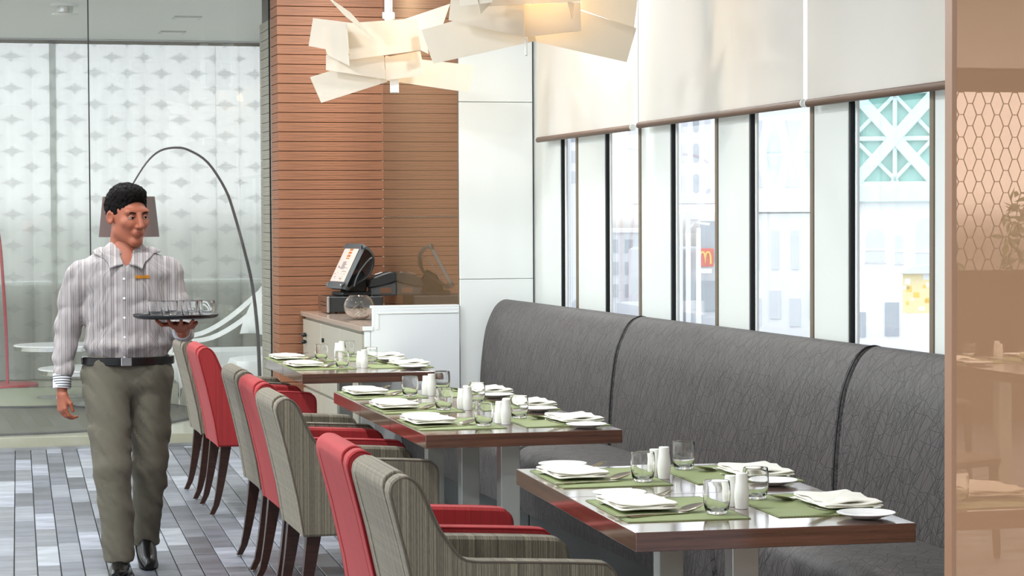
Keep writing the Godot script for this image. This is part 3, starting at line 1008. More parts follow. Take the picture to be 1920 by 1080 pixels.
# ---------------------------------------------------------------- banquette
func banquette() -> void:
	mat("plinth", Color(0.25, 0.26, 0.255), 0.45)
	var bm: StandardMaterial3D = M.banquette
	bm.heightmap_enabled = true
	bm.heightmap_texture = bm.albedo_texture
	bm.heightmap_scale = 0.12
	var back := curve2([[0.0, 0.3], [0.004, 0.55], [0.014, 0.72], [0.036, 0.88], [0.066, 0.97], [0.10, 1.03], [0.14, 1.062], [0.18, 1.066], [0.212, 1.045], [0.222, 0.98], [0.222, 0.8]], 4)
	back.append_array(pv([[0.222, 0.16], [0.0, 0.16]]))
	var seat := curve2([[-0.445, 0.16], [-0.462, 0.26], [-0.475, 0.37], [-0.462, 0.43], [-0.415, 0.465], [-0.3, 0.478], [-0.1, 0.472], [-0.001, 0.455]], 4)
	seat.append_array(pv([[-0.001, 0.16]]))
	var zs := [[-12.62, -10.215, "under the far white pier"], [-10.205, -7.615, "behind the middle row of tables"], [-7.605, -4.66, "ending at the tan screen"]]
	for q in zs:
		var zc: float = (q[0] + q[1]) / 2
		var ln: float = q[1] - q[0]
		var t := thing("banquette", "charcoal upholstered banquette section %s" % q[2], "banquette", Vector3(3.10 + 0.025 * (zc + 10.2), 0, zc), 0.025, "banquette sections along the windows")
		for b in [["backrest", back], ["seat", seat]]:
			var s := Sh.new()
			s.slab(b[1], ln, 0.022, Transform3D(Basis(), Vector3(0, 0, -ln / 2)))
			obj(b[0], s, bm, t, 35)
		obj("seam_cord", Sh.new().tube(to3(back.slice(0, 36), ln / 2 - 0.004), 0.003, 6), M.black, t)
		obj("plinth", Sh.new().box(Vector3(-0.10, 0.08, 0), Vector3(0.60, 0.158, ln - 0.01), 0.003), M.plinth, t)

func to3(a: PackedVector2Array, z: float) -> Array:
	var r := []
	for v in a: r.append(Vector3(v.x, v.y, z))
	return r

# ---------------------------------------------------------------- tables
# [x of the aisle edge, z of the near edge, length, where]
var TBL := [
	[1.735, -5.355, 0.735, "front table of nearest pair"], [1.737, -6.091, 0.735, "back table of nearest pair"],
	[1.740, -7.99, 0.70, "front table of middle three"], [1.740, -8.692, 0.70, "centre table of middle three"], [1.740, -9.394, 0.70, "back table of middle three"],
	[1.802, -11.30, 0.665, "front table of farthest pair"], [1.802, -11.967, 0.665, "back table of farthest pair"],
	[2.235, -3.0, 0.70, "reflected table beside the tan screen"], [5.22, 2.3, 0.75, "reflected table in the second dining area"], [5.22, 1.548, 0.75, "second reflected table in the second dining area"]]

# each run of tables stands turned a little about its middle
func swung(p: Vector3, k: int) -> Transform3D:
	var g: Array = [[2.11, -6.10, -2.6], [2.11, -9.04, -0.7], [2.18, -11.97, -0.2], [0, 0, 0]][0 if k < 2 else 1 if k < 5 else 2 if k < 7 else 3]
	var b := Basis(Vector3.UP, deg_to_rad(g[2]))
	var c := Vector3(g[0], 0, g[1])
	return Transform3D(b, c + b * (p - c))

func tables() -> void:
	var n := 0
	for q in TBL:
		var ln: float = q[2]
		var t := thing("dining_table", "walnut square-edged dining table, %s" % q[3], "table", Vector3(q[0] + 0.375, 0, q[1] - ln / 2), 0, "walnut two-seat tables")
		t.transform = swung(t.position, n)
		n += 1
		obj("top", Sh.new().box(Vector3(0, 0.725, 0), Vector3(0.75, 0.05, ln - 0.002), 0.0015), M.walnut, t)
		obj("column", Sh.new().box(Vector3(0.02, 0.354, 0.0), Vector3(0.075, 0.692, 0.075), 0.002), M.column_steel, t)
		obj("top_plate", Sh.new().box(Vector3(0.02, 0.697, 0.0), Vector3(0.32, 0.006, 0.32), 0.001), M.steel, t)
		obj("base_plate", Sh.new().box(Vector3(0.02, 0.006, 0.0), Vector3(0.42, 0.012, 0.42), 0.002), M.steel, t)

# ---------------------------------------------------------------- chairs
func chair_proto(called: String, cloth: Material, cord: Material) -> Node3D:
	var t := Node3D.new()
	t.name = called
	add_child(t, true)
	# side outline, x forward, y up
	var side := pv([[0.0, 0.36], [-0.022, 0.50], [-0.062, 0.68], [-0.098, 0.82]])
	side.append_array(curve2([[-0.101, 0.838], [-0.095, 0.862], [-0.072, 0.879], [-0.045, 0.877], [-0.02, 0.853], [0.0, 0.812], [0.03, 0.745], [0.06, 0.70], [0.085, 0.668], [0.12, 0.653], [0.22, 0.647], [0.46, 0.633], [0.497, 0.622], [0.516, 0.60], [0.52, 0.565]], 3))
	side.append_array(pv([[0.52, 0.45], [0.52, 0.36]]))
	for z in [-0.275, 0.205]:
		obj("arm", Sh.new().slab(side, 0.07, 0.009, Transform3D(Basis(), Vector3(0, 0, z))), cloth, t, 35)
	for z in [0.2765, -0.2765]:
		var cp := []
		for v in side: cp.append(Vector3(v.x * 0.985 + 0.003, v.y * 0.99 + 0.004, z * 0.985))
		obj("piping", Sh.new().tube(cp.slice(0, cp.size() - 1), 0.0032, 5), cord, t)
	# back, bowed a little between the sides
	var back := pv([[0.001, 0.362], [-0.021, 0.50], [-0.061, 0.68], [-0.099, 0.823]])
	back.append_array(curve2([[-0.104, 0.843], [-0.099, 0.869], [-0.073, 0.886], [-0.045, 0.880], [-0.022, 0.850], [0.0, 0.785], [0.03, 0.66], [0.055, 0.5]], 3))
	back.append_array(pv([[0.06, 0.362]]))
	var s := Sh.new()
	s.slab(back, 0.40, 0.003, Transform3D(Basis(), Vector3(0, 0, -0.20)))
	obj("backrest", s, cloth, t, 35)
	s = Sh.new()
	s.loft([rrect(0.225, 0.198, 0.02, 0.362), rrect(0.23, 0.2, 0.02, 0.38), rrect(0.23, 0.2, 0.02, 0.45), rrect(0.21, 0.18, 0.03, 0.478), rrect(0.12, 0.1, 0.03, 0.488)])
	obj("seat", s, cloth, t, 45, Vector3(0.285, 0, 0))
	for z in [-0.225, 0.225]:
		for rear in 2:
			var rings := []
			for k in 9:
				var f := k / 8.0
				var y := 0.362 * f + 0.006
				var w := lerpf(0.013, 0.027, f)
				var x := (-0.03 + 0.075 * pow(f, 0.6)) if rear else (0.487 - 0.004 * f)
				var r := PackedVector3Array()
				for c in [[1, -1], [1, 1], [-1, 1], [-1, -1]]:
					r.push_back(Vector3(x + c[0] * w, y, z - c[1] * w * 0.95))
				rings.append(r)
			obj("leg", Sh.new().loft(rings), M.leg_wood, t, 50)
			obj("glide", Sh.new().lathe([[0.0, 0.0], [0.011, 0.0], [0.011, 0.0055], [0.0, 0.0055]], 10, Vector3(-0.03 if rear else 0.487, 0, z)), M.steel, t)
	return t

func chairs() -> void:
	var a := chair_proto("taupe_armchair", M.taupe, M.piping_taupe)
	var b := chair_proto("red_armchair", M.red, M.piping_red)
	# [0 taupe or 1 red, rear corner x, centre z, where, turn]
	var at := [
		[0, 1.225, -5.93, "nearest of all, front table of nearest pair", 0.0], [1, 1.235, -6.60, "at back table of nearest pair", 0.0],
		[0, 1.31, -8.50, "at front table of middle three", 0.0], [1, 1.345, -9.27, "at centre of middle three, between two taupe ones", 0.0], [0, 1.36, -9.99, "at back table of middle three", 0.0],
		[1, 1.405, -11.87, "at front table of farthest pair", 0.0], [0, 1.395, -12.55, "farthest away, beyond the farthest red one", 0.0]]
	var done := [false, false]
	for q in at:
		var k: int = q[0]
		var cl: String = ["taupe_armchair", "red_armchair"][k]
		var lb := "%s dining armchair %s" % [["streaky taupe fabric", "red fabric"][k], q[3]]
		var gr: String = ["taupe dining armchairs along the aisle", "red dining armchairs along the aisle"][k]
		if done[k]:
			copy([a, b][k], cl, lb, "chair", Vector3(q[1], 0, q[2]), q[4], gr)
		else:
			done[k] = true
			used[cl] = 1
			var o: Node3D = [a, b][k]
			o.position = Vector3(q[1], 0, q[2])
			o.rotation.y = q[4]
			tag(o, lb, "chair", gr)

# ---------------------------------------------------------------- things on the tables
func cutlery(kind: String) -> Sh:
	# lies along x, bowl or blade at +x; [x, half width, height of the middle, dish]
	var st: Array
	match kind:
		"spoon": st = [[-0.10, 0.007, 0.004, 0], [-0.09, 0.0085, 0.003, 0], [-0.05, 0.006, 0.0025, 0], [0.0, 0.004, 0.004, 0], [0.03, 0.0035, 0.004, 0], [0.038, 0.006, 0.004, 0.001], [0.048, 0.0155, 0.0075, 0.0045], [0.062, 0.022, 0.013, 0.0085], [0.078, 0.021, 0.018, 0.008], [0.092, 0.014, 0.022, 0.004], [0.102, 0.003, 0.0245, 0.0005]]
		"fork": st = [[-0.10, 0.007, 0.004, 0], [-0.09, 0.0085, 0.003, 0], [-0.05, 0.006, 0.0025, 0], [0.0, 0.004, 0.004, 0], [0.028, 0.0035, 0.006, 0], [0.04, 0.006, 0.007, 0.001], [0.05, 0.0115, 0.009, 0.001], [0.062, 0.012, 0.012, 0.001]]
		_: st = [[-0.11, 0.008, 0.004, 0], [-0.10, 0.0095, 0.004, 0], [-0.05, 0.008, 0.004, 0], [-0.005, 0.007, 0.004, 0], [0.0, 0.008, 0.004, 0], [0.05, 0.009, 0.0035, 0], [0.09, 0.008, 0.003, 0], [0.11, 0.002, 0.003, 0]]
	var s := Sh.new()
	var rings := []
	var th := 0.0011
	for q in st:
		var r := PackedVector3Array()
		for k in 9:
			var f := k / 4.0 - 1.0
			r.push_back(Vector3(q[0], q[2] - q[3] * (1 - f * f) + th, -f * q[1]))
		for k in 9:
			var f := 1.0 - k / 4.0
			r.push_back(Vector3(q[0], q[2] - q[3] * (1 - f * f) - th, -f * q[1] * 0.96))
		r.reverse()
		rings.append(r)
	s.loft(rings)
	if kind == "fork":
		for k in 4:
			var z := -0.0102 + 0.0068 * k
			s.tube(v3([[0.060, 0.0115, z], [0.075, 0.0165, z], [0.092, 0.024, z * 0.92], [0.10, 0.029, z * 0.88]]), [0.0022, 0.0021, 0.0016, 0.0008], 6)
	return s

func napkin_shape() -> Sh:
	# a cloth folded in four: soft layers, rolled over at the fold, edges a little uneven
	var s := Sh.new()
	for l in 3:
		var w: float = [0.083, 0.079, 0.080][l]
		var d: float = [0.128, 0.124, 0.120][l]
		var off := Vector3([0.0, 0.003, -0.002][l], 0, [0.0, -0.004, 0.003][l])
		var rings := []
		for k in 9:
			var f := k / 8.0
			var ins := 0.0035 * (1.0 - sin(PI * f)) + (0.02 if k == 0 else 0.0)
			var r := rrect(w - ins, d - ins, 0.010, 0, 3)
			var wide := PackedVector3Array()
			for c in r.size():
				var a := r[c]
				var b := r[(c + 1) % r.size()]
				for m in (6 if a.distance_to(b) > 0.05 else 1):
					wide.push_back(a.lerp(b, m / 6.0))
			for c in wide.size():
				var p := wide[c]
				var ph := l * 1.7
				var edge := 0.0035 * sin(p.z * 52 + ph) + 0.002 * sin(p.z * 120 + 2 * ph)
				var lift := 0.0022 * sin(p.x * 45 + p.z * 21 + ph) + 0.0016 * sin(p.z * 70 - p.x * 33 + ph)
				wide[c] = Vector3(p.x + edge, 0.0055 * (l + f) + lift * clampf((l + f) * 0.6, 0, 1) + 0.0022, p.z + 0.003 * sin(p.x * 61 + ph)) + off
			rings.append(wide)
		var inner := PackedVector3Array()
		for v in rings[-1]: inner.push_back(Vector3(v.x * 0.55, v.y + 0.0012 + 0.001 * sin(v.x * 50 + v.z * 30), v.z * 0.6))
		rings.append(inner)
		s.loft(rings)
	return s

func tableware() -> void:
	var glass_p := [[0.0, 0.0], [0.024, 0.0], [0.028, 0.003], [0.033, 0.016], [0.0365, 0.036], [0.0375, 0.055], [0.0365, 0.074], [0.0345, 0.0885], [0.0337, 0.0893], [0.0328, 0.0885], [0.0345, 0.074], [0.0355, 0.055], [0.0345, 0.037], [0.031, 0.021], [0.024, 0.0125], [0.012, 0.0105], [0.0, 0.0105]]
	var meshes := {
		"placemat": Sh.new().box(Vector3(0, 0.001, 0), Vector3(0.335, 0.002, 0.47), 0.0008).mesh(),
		"edge": Sh.new().tube(v3([[-0.165, 0.0022, -0.2325], [0.165, 0.0022, -0.2325], [0.165, 0.0022, 0.2325], [-0.165, 0.0022, 0.2325], [-0.165, 0.0022, -0.2325]]), 0.0009, 4).mesh(),
		"plate": Sh.new().lathe([[0.0, 0.0], [0.04, 0.0], [0.043, 0.002], [0.060, 0.006], [0.077, 0.0125], [0.0775, 0.0135], [0.0765, 0.0142], [0.060, 0.0085], [0.047, 0.0055], [0.043, 0.0042], [0.0, 0.004]], 48).mesh(30),
		"napkin": napkin_shape().mesh(50),
		"spoon": Sh.new().add(cutlery("spoon"), Transform3D(Basis().scaled(Vector3(1.25, 0.85, 1.25)), Vector3.ZERO)).mesh(50), "fork": Sh.new().add(cutlery("fork"), Transform3D(Basis().scaled(Vector3(1.25, 0.85, 1.25)), Vector3.ZERO)).mesh(50), "knife": cutlery("knife").mesh(50),
		"glass": Sh.new().lathe(glass_p, 40).mesh(40),
		"shaker": Sh.new().lathe([[0.0, 0.0], [0.0165, 0.0], [0.0175, 0.001], [0.0185, 0.01], [0.0205, 0.03], [0.0205, 0.045], [0.0185, 0.062], [0.0165, 0.076], [0.0162, 0.09], [0.0158, 0.096], [0.0145, 0.0975], [0.0, 0.0985]], 32).mesh(30),
		"holes": Sh.new().lathe([[0.0, 0.0], [0.0015, 0.0], [0.0013, 0.0006], [0.0, 0.0007]], 8).mesh()}
	var W := {"placemat": M.mat_green, "plate": M.china, "napkin": M.napkin, "spoon": M.cutlery_steel, "fork": M.cutlery_steel, "knife": M.cutlery_steel, "glass": M.glass}
	var words := {
		"placemat": ["green woven placemat", "placemat"], "plate": ["small white side plate", "plate"], "napkin": ["folded white cloth napkin", "napkin"],
		"spoon": ["polished steel spoon", "spoon"], "fork": ["polished steel fork", "fork"], "knife": ["polished steel knife", "knife"], "glass": ["clear round water tumbler", "glass"]}
	var called := {"placemat": "placemat", "plate": "side_plate", "napkin": "napkin", "spoon": "spoon", "fork": "fork", "knife": "table_knife", "glass": "tumbler"}
	# place of each piece for a guest who faces +x, about the middle of the table
	var lay := {"placemat": [-0.205, 0.0, 0.0, 0.0], "plate": [-0.255, 0.0022, -0.292, 0.0], "napkin": [-0.277, 0.0085, -0.045, 0.06], "spoon": [-0.235, 0.0022, 0.108, 0.36], "fork": [-0.245, 0.0022, -0.168, 0.38], "knife": [-0.27, 0.0022, 0.128, 0.20], "glass": [-0.10, 0.0022, 0.14, 0.0]}
	var cs := [[2.133, -5.77, 0], [2.135, -6.52, 1], [2.124, -8.40, 2], [2.126, -9.13, 3], [2.128, -9.87, 4], [2.178, -11.82, 5], [2.178, -12.475, 6], [2.61, -3.42, 7], [5.595, 1.95, 8]]
	for c in cs:
		var tb: Array = TBL[c[2]]
		var where: String = tb[3]
		for sd in 2:
			var turn := PI * sd
			rng.seed = 100 + c[2] * 2 + sd
			for k in lay:
				var l: Array = lay[k]
				var j := 0.006 if k != "placemat" else 0.003
				var p := Vector3(l[0] + rng.randf_range(-j, j), 0.7502 + l[1], l[2] + rng.randf_range(-j, j)).rotated(Vector3.UP, turn)
				if c[2] in [7, 8] and k in ["fork", "knife"]: continue
				var t := thing(called[k], "%s, %s side, %s" % [words[k][0], ["aisle", "banquette"][sd] if c[2] < 7 else ["left", "right"][sd], where], words[k][1], Vector3(c[0], 0, c[1]) + p, turn + l[3] + rng.randf_range(-0.04, 0.04) * (0.0 if k == "placemat" else 1.0), "%s laid on the walnut tables" % {"placemat": "placemats", "plate": "side plates", "napkin": "napkins", "spoon": "spoons", "fork": "forks", "knife": "knives", "glass": "tumblers"}[k])
				t.transform = swung(t.position, c[2]) * Transform3D(t.basis, Vector3.ZERO)
				if k == "placemat":
					put("sheet", meshes[k], W[k], t)
					put("stitched_edge", meshes["edge"], M.mat_edge, t)
				else:
					put({"plate": "dish", "napkin": "cloth", "glass": "bowl"}.get(k, "blade" if k == "knife" else "head"), meshes[k], W[k], t)
	# salt and pepper in pairs between the settings
	var sp := [[2.118, -5.735, 0], [2.134, -6.455, 1], [2.113, -8.318, 2], [2.119, -8.986, 3], [2.136, -9.759, 4], [2.189, -11.664, 5], [2.215, -12.49, 6], [2.66, -3.3, 7], [5.66, 2.08, 8]]
	for q in sp:
		for k in 2:
			var t := thing(["salt_shaker", "pepper_shaker"][k], "%s, %s" % [["tall white china salt shaker", "shorter white china pepper shaker"][k], TBL[q[2]][3]], "shaker", Vector3(q[0], 0.7502, q[1]) + Vector3(-0.012, 0, -0.055) * k, 0, "white shakers on the walnut tables")
			var b := put("body", meshes["shaker"], M.shaker_china, t)
			if k: b.scale = Vector3(1, 0.88, 1)
			for h in (3 if k else 1):
				put("hole", meshes["holes"], M.black, t, Vector3(0.005 * cos(h * 2.1), 0.0982 * (0.88 if k else 1.0), 0.005 * sin(h * 2.1)) if k else Vector3(0, 0.0982, 0))

# ---------------------------------------------------------------- pendant lamps of crossed sheets
func pendants() -> void:
	# sheets: outline in centimetre-like units about the lamp, then depth of the four sides towards the room
	var L1 := [[[130, 160], [620, 232], [560, 545], [82, 445]], [[505, 250], [1215, 200], [1255, 520], [530, 618]], [[248, 285], [512, 262], [540, 690], [300, 560]], [[110, 775], [850, 560], [900, 830], [222, 1035]],
		[[285, 560], [870, 572], [885, 808], [283, 712]], [[875, 560], [1790, 655], [1720, 930], [885, 812]], [[875, 585], [1235, 522], [1280, 770], [890, 815]], [[970, 215], [1530, 18], [1420, 330], [1020, 420]], [[332, 12], [545, 150], [775, 407], [520, 215]], [[1215, 310], [1290, 350], [1320, 560], [1250, 530]]]
	var D1 := [[-0.12, -0.06], [0.10, 0.08], [0.10, 0.20], [-0.02, 0.02], [0.05, 0.06], [-0.02, -0.10], [0.05, 0.03], [-0.08, -0.14], [0.28, 0.14], [0.13, 0.09]]
	var L2 := [[[40, 240], [880, 20], [1010, 340], [140, 525]], [[300, -60], [905, -20], [905, 320], [275, 172]], [[365, -80], [700, -90], [640, 60], [375, 80]], [[500, -60], [640, -70], [652, 20], [545, 155]], [[905, 45], [1375, 25], [1380, 265], [915, 315]],
		[[620, -120], [1370, -100], [1375, 30], [600, 68]], [[1000, -30], [1855, 225], [1770, 512], [905, 322]], [[1400, -110], [1880, -90], [1840, 215], [1380, 60]], [[1262, 36], [1320, 40], [1302, 176], [1290, 176]], [[560, -260], [1250, -330], [1290, -60], [600, -90]], [[150, -330], [620, -240], [560, -60], [240, -110]]]
	var D2 := [[-0.03, -0.01], [0.04, 0.05], [0.16, 0.22], [0.20, 0.12], [0.03, 0.02], [0.09, 0.08], [-0.03, -0.09], [-0.10, -0.16], [0.10, 0.09], [0.02, -0.05], [-0.06, -0.1]]
	lamp("white pendant lamp of crossed sheets over the farthest tables", Vector3(2.42, 2.454, -12.011), L1, D1, 5.4, 735.0 - 560.0, 95.0, 12.2 / 4200.0, 169.0)
	lamp("white pendant lamp of crossed sheets over the middle tables, partly cropped", Vector3(2.471, 2.4068, -9.310), L2, D2, 4.465, 990.0 - 780.0, 30.0, 9.6 / 4200.0, 206.0)

func lamp(label: String, at: Vector3, ls: Array, ds: Array, k: float, u0: float, w0: float, m: float, stem: float) -> void:
	var t := thing("pendant_lamp", label, "pendant lamp", at, deg_to_rad(-14.42), "crossed sheet pendant lamps")
	for i in ls.size():
		var a: Array = ls[i]
		var q := []
		for j in 4:
			# left pair and right pair of corners stand at their own depth
			var dd: float = ds[i][0] if j in [0, 3] else ds[i][1]
			q.append(Vector3((a[j][0] / k - u0) * m, (w0 - a[j][1] / k) * m, dd))
		var nn: Vector3 = (q[2] - q[0]).cross(q[3] - q[1]).normalized()
		if nn.z < 0:
			q.reverse()
			nn = -nn
		var s := Sh.new()
		var r0 := PackedVector3Array()
		var r1 := PackedVector3Array()
		for v in q:
			r0.push_back(v - nn * 0.0012)
			r1.push_back(v + nn * 0.0012)
		s.loft([r0, r1])
		obj("sheet", s, M.lamp_sheet, t, 20)
	var x := (stem - u0) * m
	obj("stem", Sh.new().box(Vector3(x, 0.52, 0.0), Vector3(0.042, 1.0, 0.03), 0.003), M.white, t)
	obj("clamp", Sh.new().box(Vector3(x, 0.19, 0.0), Vector3(0.065, 0.035, 0.05), 0.003), M.white, t)
	obj("stem_end", Sh.new().box(Vector3(x + (0.03 if stem < 180.0 else 0.0), -0.19 if stem < 180.0 else -0.13, 0.0), Vector3(0.048 if stem < 180.0 else 0.012, 0.08, 0.03), 0.003), M.white, t)
	obj("cable", Sh.new().tube(v3([[x + 0.03, 1.0, 0.02], [x + 0.028, 0.4, 0.02], [x + 0.01, 0.24, 0.025], [x + 0.02, 0.15, 0.02]]), 0.002, 6), M.steel, t)
	var bc := Vector3(x + 0.075, 0.09, 0.03)
	obj("socket", Sh.new().tube([Vector3(x, 0.13, 0.0), bc + Vector3(-0.01, 0.02, 0)], 0.012, 10), M.white, t)
	obj("lamp_bulb", Sh.new().ball(bc, Vector3.ONE * 0.035, 14), M.lamp_bulb, t)
	var l := OmniLight3D.new()
	l.name = "bulb_glow"
	l.position = bc
	l.light_color = Color(1.0, 0.80, 0.53)
	l.light_energy = 0.15
	l.light_size = 0.033
	l.omni_range = 20.0
	l.omni_attenuation = 2.0
	l.shadow_enabled = true
	t.add_child(l, true)

# ---------------------------------------------------------------- service counter and what stands on it
func counter() -> void:
	mat("counter_front", Color(0.72, 0.70, 0.64), 0.25)
	mat("counter_stone", Color(0.70, 0.62, 0.56), 0.12)
	mat("counter_white", Color(0.91, 0.925, 0.935), 0.22)
	mat("plastic_dark", Color(0.16, 0.175, 0.18), 0.45)
	mat("plastic_grey", Color(0.30, 0.315, 0.32), 0.5)
	mat("steel_brown", Color(0.55, 0.42, 0.34), 0.3, 0.6)
	mat("leaf_pale", Color(0.80, 0.76, 0.66), 0.7)
	var c := thing("service_cabinet", "white service cabinet with drawer fronts, between the boarded wall and the pier", "cabinet", Vector3(2.66, -0.012, -13.8))
	obj("body", Sh.new().box(Vector3(0.005, 0.45, -0.02), Vector3(0.53, 0.90, 2.18)), M.counter_front, c)
	for q in [[0.66, 0.45], [0.25, 0.35]]:
		for zz in [[-0.71, 0.70], [0.0, 0.70], [0.71, 0.70]]:
			var d := obj("drawer", Sh.new().box(Vector3(-0.274, q[0], zz[0] - 0.01), Vector3(0.018, q[1] - 0.008, zz[1]), 0.002), M.counter_front, c)
			if zz[0] < -0.1 or q[0] > 0.5:
				var hk := obj("lock", Sh.new().lathe([[0.0, 0.0], [0.014, 0.0], [0.014, 0.012], [0.0, 0.014]], 14), M.black, d)
				hk.transform = Transform3D(Basis(Vector3(0, 0, 1), PI / 2), Vector3(-0.283, q[0] + 0.12, zz[0] - 0.25))
	for y in [0.78, 0.735]:
		obj("knob", Sh.new().ball(Vector3(-0.30, y, -0.93), Vector3(0.018, 0.014, 0.014), 12), M.black, c)
	var w := thing("counter_top", "pale brown stone worktop on the service cabinet", "worktop", Vector3(2.66, 0.888, -13.8))
	obj("slab", Sh.new().box(Vector3(-0.005, 0.015, -0.02), Vector3(0.575, 0.03, 2.20), 0.003), M.counter_stone, w)
	var e := thing("end_panel", "stepped white end panel closing the counter towards the tables", "panel", Vector3(2.66, -0.008, -12.67))
	obj("panel", Sh.new().slab(pv([[-0.245, 0], [0.278, 0], [0.278, 1.03], [-0.235, 1.03], [-0.235, 0.905], [-0.245, 0.905]]), 0.03, 0.003, Transform3D(Basis(), Vector3(0, 0, -0.01))), M.counter_white, e)
	obj("cap", Sh.new().box(Vector3(0.02, 1.038, -0.02), Vector3(0.516, 0.016, 0.07), 0.002), M.counter_white, e)
	obj("rim", Sh.new().box(Vector3(-0.262, 0.916, 0.012), Vector3(0.06, 0.024, 0.03), 0.002), M.counter_white, e)
	obj("post", Sh.new().box(Vector3(-0.264, 0.45, 0.005), Vector3(0.032, 0.9, 0.03), 0.002), M.counter_white, e)
	obj("reveal", Sh.new().slab(pv([[-0.212, 0.91], [-0.20, 0.91], [-0.20, 1.0], [0.27, 1.0], [0.27, 1.006], [-0.212, 1.006]]), 0.004, 0.0, Transform3D(Basis(), Vector3(0, 0, 0.0205))), M.white, e)
	# cash drawer
	var cd := thing("cash_drawer", "low black cash drawer with a brown metal front under the terminal", "cash drawer", Vector3(2.66, 0.924, -14.62))
	obj("case", Sh.new().box(Vector3(0, 0.054, 0), Vector3(0.36, 0.10, 0.36), 0.004), M.plastic_dark, cd)
	obj("front", Sh.new().box(Vector3(-0.185, 0.054, 0), Vector3(0.012, 0.102, 0.362), 0.003), M.steel_brown, cd)
	obj("edge", Sh.new().box(Vector3(-0.186, 0.054, 0.186), Vector3(0.016, 0.104, 0.012), 0.002), M.chrome, cd)
	for y in [0.045, 0.068]:
		obj("slot", Sh.new().box(Vector3(-0.1915, y, 0.02), Vector3(0.003, 0.006, 0.20)), M.black, cd)
	for x in [-0.13, 0.13]:
		for z in [-0.13, 0.13]:
			obj("foot", Sh.new().lathe([[0.0, -0.006], [0.012, -0.006], [0.012, 0.004], [0.0, 0.004]], 10, Vector3(x, 0, z)), M.black, cd)
	# touch terminal, tilted, screen towards the aisle
	var t := thing("sales_terminal", "dark grey touch screen sales terminal tilted on its stand", "terminal", Vector3(2.645, 1.030, -14.60), 0.2)
	obj("base", Sh.new().box(Vector3(0.02, 0.014, 0), Vector3(0.22, 0.026, 0.20), 0.008), M.plastic_dark, t)
	obj("stand", Sh.new().slab(pv([[-0.05, 0.02], [0.10, 0.02], [0.11, 0.10], [0.07, 0.17], [0.0, 0.13]]), 0.12, 0.012, Transform3D(Basis(), Vector3(0, 0, -0.06))), M.plastic_dark, t)
	var hd := Basis(Vector3(0, 0, 1), deg_to_rad(-27.0))
	obj("housing", Sh.new().slab(curve2([[-0.02, -0.155], [0.022, -0.152], [0.05, -0.10], [0.105, -0.02], [0.115, 0.06], [0.085, 0.13], [0.03, 0.16], [-0.015, 0.158], [-0.024, 0.14], [-0.028, -0.14]], 4, true), 0.30, 0.02, Transform3D(hd, Vector3(-0.01, 0.185, -0.15))), M.plastic_grey, t, 30)
	var scr := Sh.new()
	var bx := Transform3D(hd, Vector3(-0.01, 0.185, 0))
	scr.tri(bx * Vector3(-0.0295, -0.115, -0.125), bx * Vector3(-0.0295, -0.115, 0.125), bx * Vector3(-0.0295, 0.125, 0.125), Vector2(0, 1), Vector2(1, 1), Vector2(1, 0))
	scr.tri(bx * Vector3(-0.0295, -0.115, -0.125), bx * Vector3(-0.0295, 0.125, 0.125), bx * Vector3(-0.0295, 0.125, -0.125), Vector2(0, 1), Vector2(1, 0), Vector2(0, 0))
	var sm := mat("terminal_screen", Color(1, 1, 1), 0.25)
	rng.seed = 8
	var ink := []
	for k in 26: ink.append([rng.randi_range(4, 50), rng.randi_range(30, 60), rng.randi_range(3, 9)])
	sm.albedo_texture = paint(64, 64, func(x, y):
		if y < 20 and x > 24 and x < 40: return Color(0.72, 0.45, 0.25) if y % 6 < 4 else Color(0.85, 0.78, 0.72)
		if y > 24 and y < 40 and x > 20 and x < 36: return Color(0.42, 0.40, 0.42) if (x / 2 + y / 3) % 2 else Color(0.8, 0.75, 0.72)
		for q in ink:
			if y == q[1] and x >= q[0] and x < q[0] + q[2]: return Color(0.52, 0.46, 0.44)
		return Color(0.86, 0.79, 0.75))
	obj("screen", scr, sm, t)
	obj("power_light", Sh.new().ball(bx * Vector3(-0.028, -0.138, 0.09), Vector3.ONE * 0.005, 8), M.white, t)
	obj("card_reader", Sh.new().slab(curve2([[0.03, -0.12], [0.055, -0.09], [0.10, -0.01], [0.10, 0.05], [0.08, 0.10], [0.05, 0.10], [0.02, -0.02]], 3, true), 0.02, 0.006, Transform3D(hd, Vector3(-0.01, 0.185, 0.151))), M.plastic_dark, t, 30)
	# receipt printer
	var p := thing("receipt_printer", "dark receipt printer with a sloping lid beside the terminal", "printer", Vector3(2.85, 1.030, -14.58), 0.0)
	obj("case", Sh.new().slab(pv([[-0.075, 0.0], [0.095, 0.0], [0.095, 0.09], [-0.075, 0.05]]), 0.15, 0.008, Transform3D(Basis(), Vector3(0, 0, -0.075))), M.plastic_grey, p, 30)
	obj("lid", Sh.new().slab(curve2([[-0.078, 0.052], [0.098, 0.094], [0.10, 0.13], [0.07, 0.155], [0.03, 0.152], [-0.075, 0.115], [-0.085, 0.09]], 3, true), 0.16, 0.008, Transform3D(Basis(), Vector3(0, 0, -0.08))), M.plastic_dark, p, 30)
	obj("sticker", Sh.new().box(Vector3(0.02, 0.035, 0.0765), Vector3(0.075, 0.035, 0.002)), M.steel_brown, p)
	obj("paper", Sh.new().box(Vector3(-0.02, 0.146, 0.03), Vector3(0.05, 0.002, 0.058), 0, Basis(Vector3(0, 0, 1), 0.30)), M.white, p)
	# glass bowl with dried leaves
	var b := thing("glass_bowl", "round clear glass bowl holding a few pale dried leaves", "bowl", Vector3(2.515, 0.919, -13.56))
	var pr := []
	for k in 17: pr.append([sin(0.32 + k / 16.0 * 2.2) * 0.093, 0.081 - cos(0.32 + k / 16.0 * 2.2) * 0.0855])
	var inn := []
